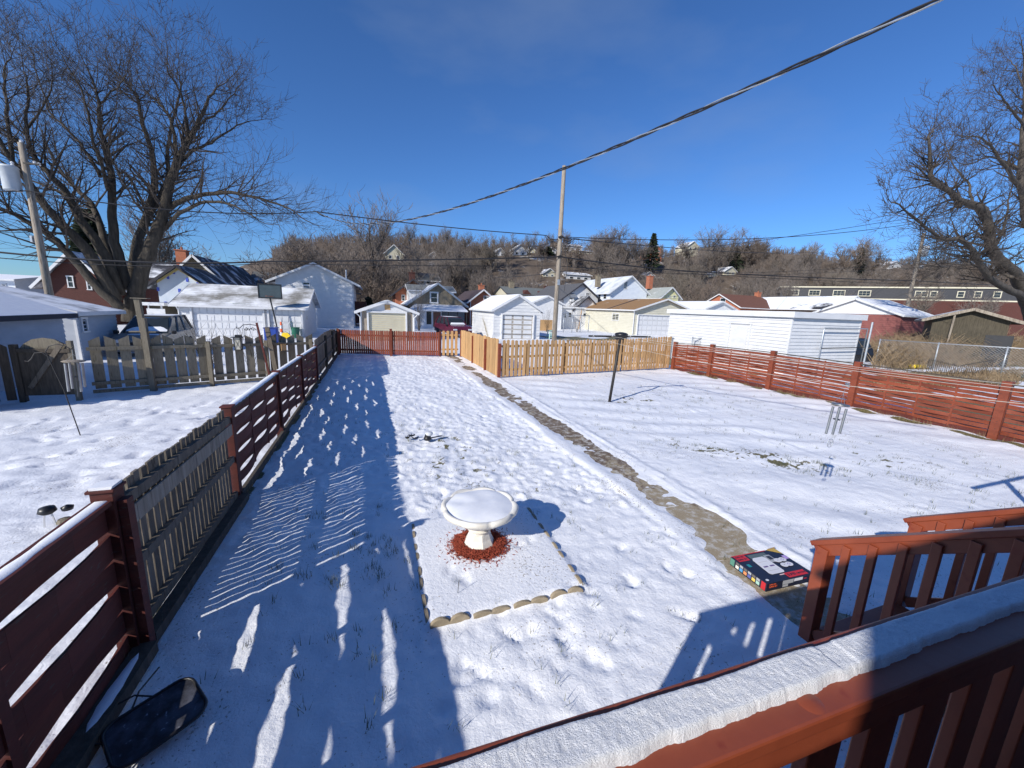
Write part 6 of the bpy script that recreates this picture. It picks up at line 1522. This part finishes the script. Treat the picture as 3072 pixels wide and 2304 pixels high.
MB().lathe([(0,0),(.24,0),(.33,zc-.1),(0,zc-.08)],18).build('tub',G('black'),f,smooth=False); MB().lathe([(.36,zc-.1),(.37,zc-.04),(.30,zc+.02),(.1,zc+.06),(0,zc+.06)],18).build('lid',G('black'),f,smooth=True)
f=empty('plastic_chair','pale green lattice stool beyond the tan fence beside the peeling garage','stool',(X(1653,1005,35),35,0))
o=MB(); z1=Z(1653,992,35)
for s in(-.3,.3): 
    for t in(-.3,.3): o.beam((s,t,0),(s*.8,t*.8,z1),.07,.07)
for k in range(3): o.box(-.3,.3,-.29,-.25,z1*.25*k+.1,z1*.25*k+.2)
o.build('frame',plain('mint_plastic',(.35,.55,.45)),f); MB().box(-.32,.32,-.3,.3,z1+.001,z1+.05).build('seat',plain('mint_seat',(.35,.55,.45)),f)
f=empty('wood_panel','tan plywood panel leaning by the far chain-link fence','panel',(X(1637,985,46),46,0)); MB().box(-.9,.9,-.05,.05,.1,1.5).build('board',G('tan_wood'),f); MB().box(-.95,-.85,-.08,.08,0,1.6).build('post',G('picket_wood'),f)
# chain link
linkm,n_,b_=newmat('chain_link'); mp_=coords(n_,(1,1,1)); 
b_.inputs['Base Color'].default_value=(.4,.42,.45,1)
linkm=G('galv')
def chain(label,p0,p1,h,nposts,cell=.12,r=.004,group=None,name='chain_link_fence',gate=False,pr=.03):
    p0_,d,nn,L=along(p0,p1); f=empty(name,label,'gate' if gate else 'chain link fence',(p0[0],p0[1],0)); V=lambda t,z:(d.x*t,d.y*t,z)
    for k in range(nposts): MB().tube([V(L*k/(nposts-1),-.05),V(L*k/(nposts-1),h+.06)],pr*1.3,8).build('post',G('galv'),f,smooth=True)
    MB().tube([V(0,h),V(L,h)],pr,6).build('top_rail',G('galv'),f,smooth=True)
    mb=MB(); K=int((L+h)/cell)
    for k in range(K):
        a=k*cell
        for s in(1,-1):
            # diagonal wires clipped to the panel
            t0=a-h;t1=a; z0,z1=0,h
            if t0<0: z0=-t0;t0=0
            if t1>L: z1=h-(t1-L);t1=L
            if t1<=t0: continue
            if s>0: mb.tube([V(t0,z0),V(t1,z1)],r,3,False)
            else: mb.tube([V(L-t0,z0),V(L-t1,z1)],r,3,False)
    mb.build('mesh',G('galv'),f); return f
e=gz(2625,1092); e2=gz(3000,1128); ex=(e2[0]+(e2[0]-e[0])*1.0,e2[1]+(e2[1]-e[1])*1.0)
chain('chain-link fence stretching right from the white building, beyond the red fence',(e[0],e[1]),ex,1.65,5,.14,.004)
chain('round-cornered chain-link gate between the red fence and the white building',(X(2078,1020,18),18.0),(X(2122,1020,17.6),17.6),1.5,2,.09,.004,gate=True,name='chain_link_gate')
chain('short chain-link fence section beside the round-cornered gate',(X(2015,1015,20),20.0),(X(2063,1015,19.6),19.6),1.35,2,.09,.004)
chain('far chain-link fence in front of the low white house wing',(X(1690,985,45),45),(X(1765,985,46),46),2.2,4,.3,.008,pr=.04)
# black iron railing section, yellow plank, in the brush yard
f=empty('iron_fence_panel','bent black iron picket panels leaning in the dry brush at right','fence',(0,0,0)); mb=MB(); rr=MB()
P0=Vector(at(2785,1085,12.6)[:2]); P1=Vector(at(2880,1100,11.4)[:2]); P2=Vector(at(2980,1075,11.6)[:2])
for a,b2,za,zb2 in((P0,P1,.95,.70),(P1,P2,.75,1.05)):
    for k in range(17):
        t=k/16; c=a.lerp(b2,t); h=za+(zb2-za)*t; mb.tube([(c.x,c.y,0),(c.x+.05,c.y,h)],.011,4)
    for q in(.12,.9): rr.beam((a.x+.05*q,a.y,za*q),(b2.x+.05*q,b2.y,zb2*q),.03,.02)
mb.build('picket',G('iron'),f); rr.build('rail',G('iron'),f)
p=at(2752,1094,14.8); tag(MB().box(-.62,.62,-.2,.2,.02,.20).build('yellow_crate',plain('yellow_paint',(.80,.58,.03)),None,loc=(p[0],14.8,0),bevel=.02),'low bright yellow crate on the snow in front of the dry brush','crate')
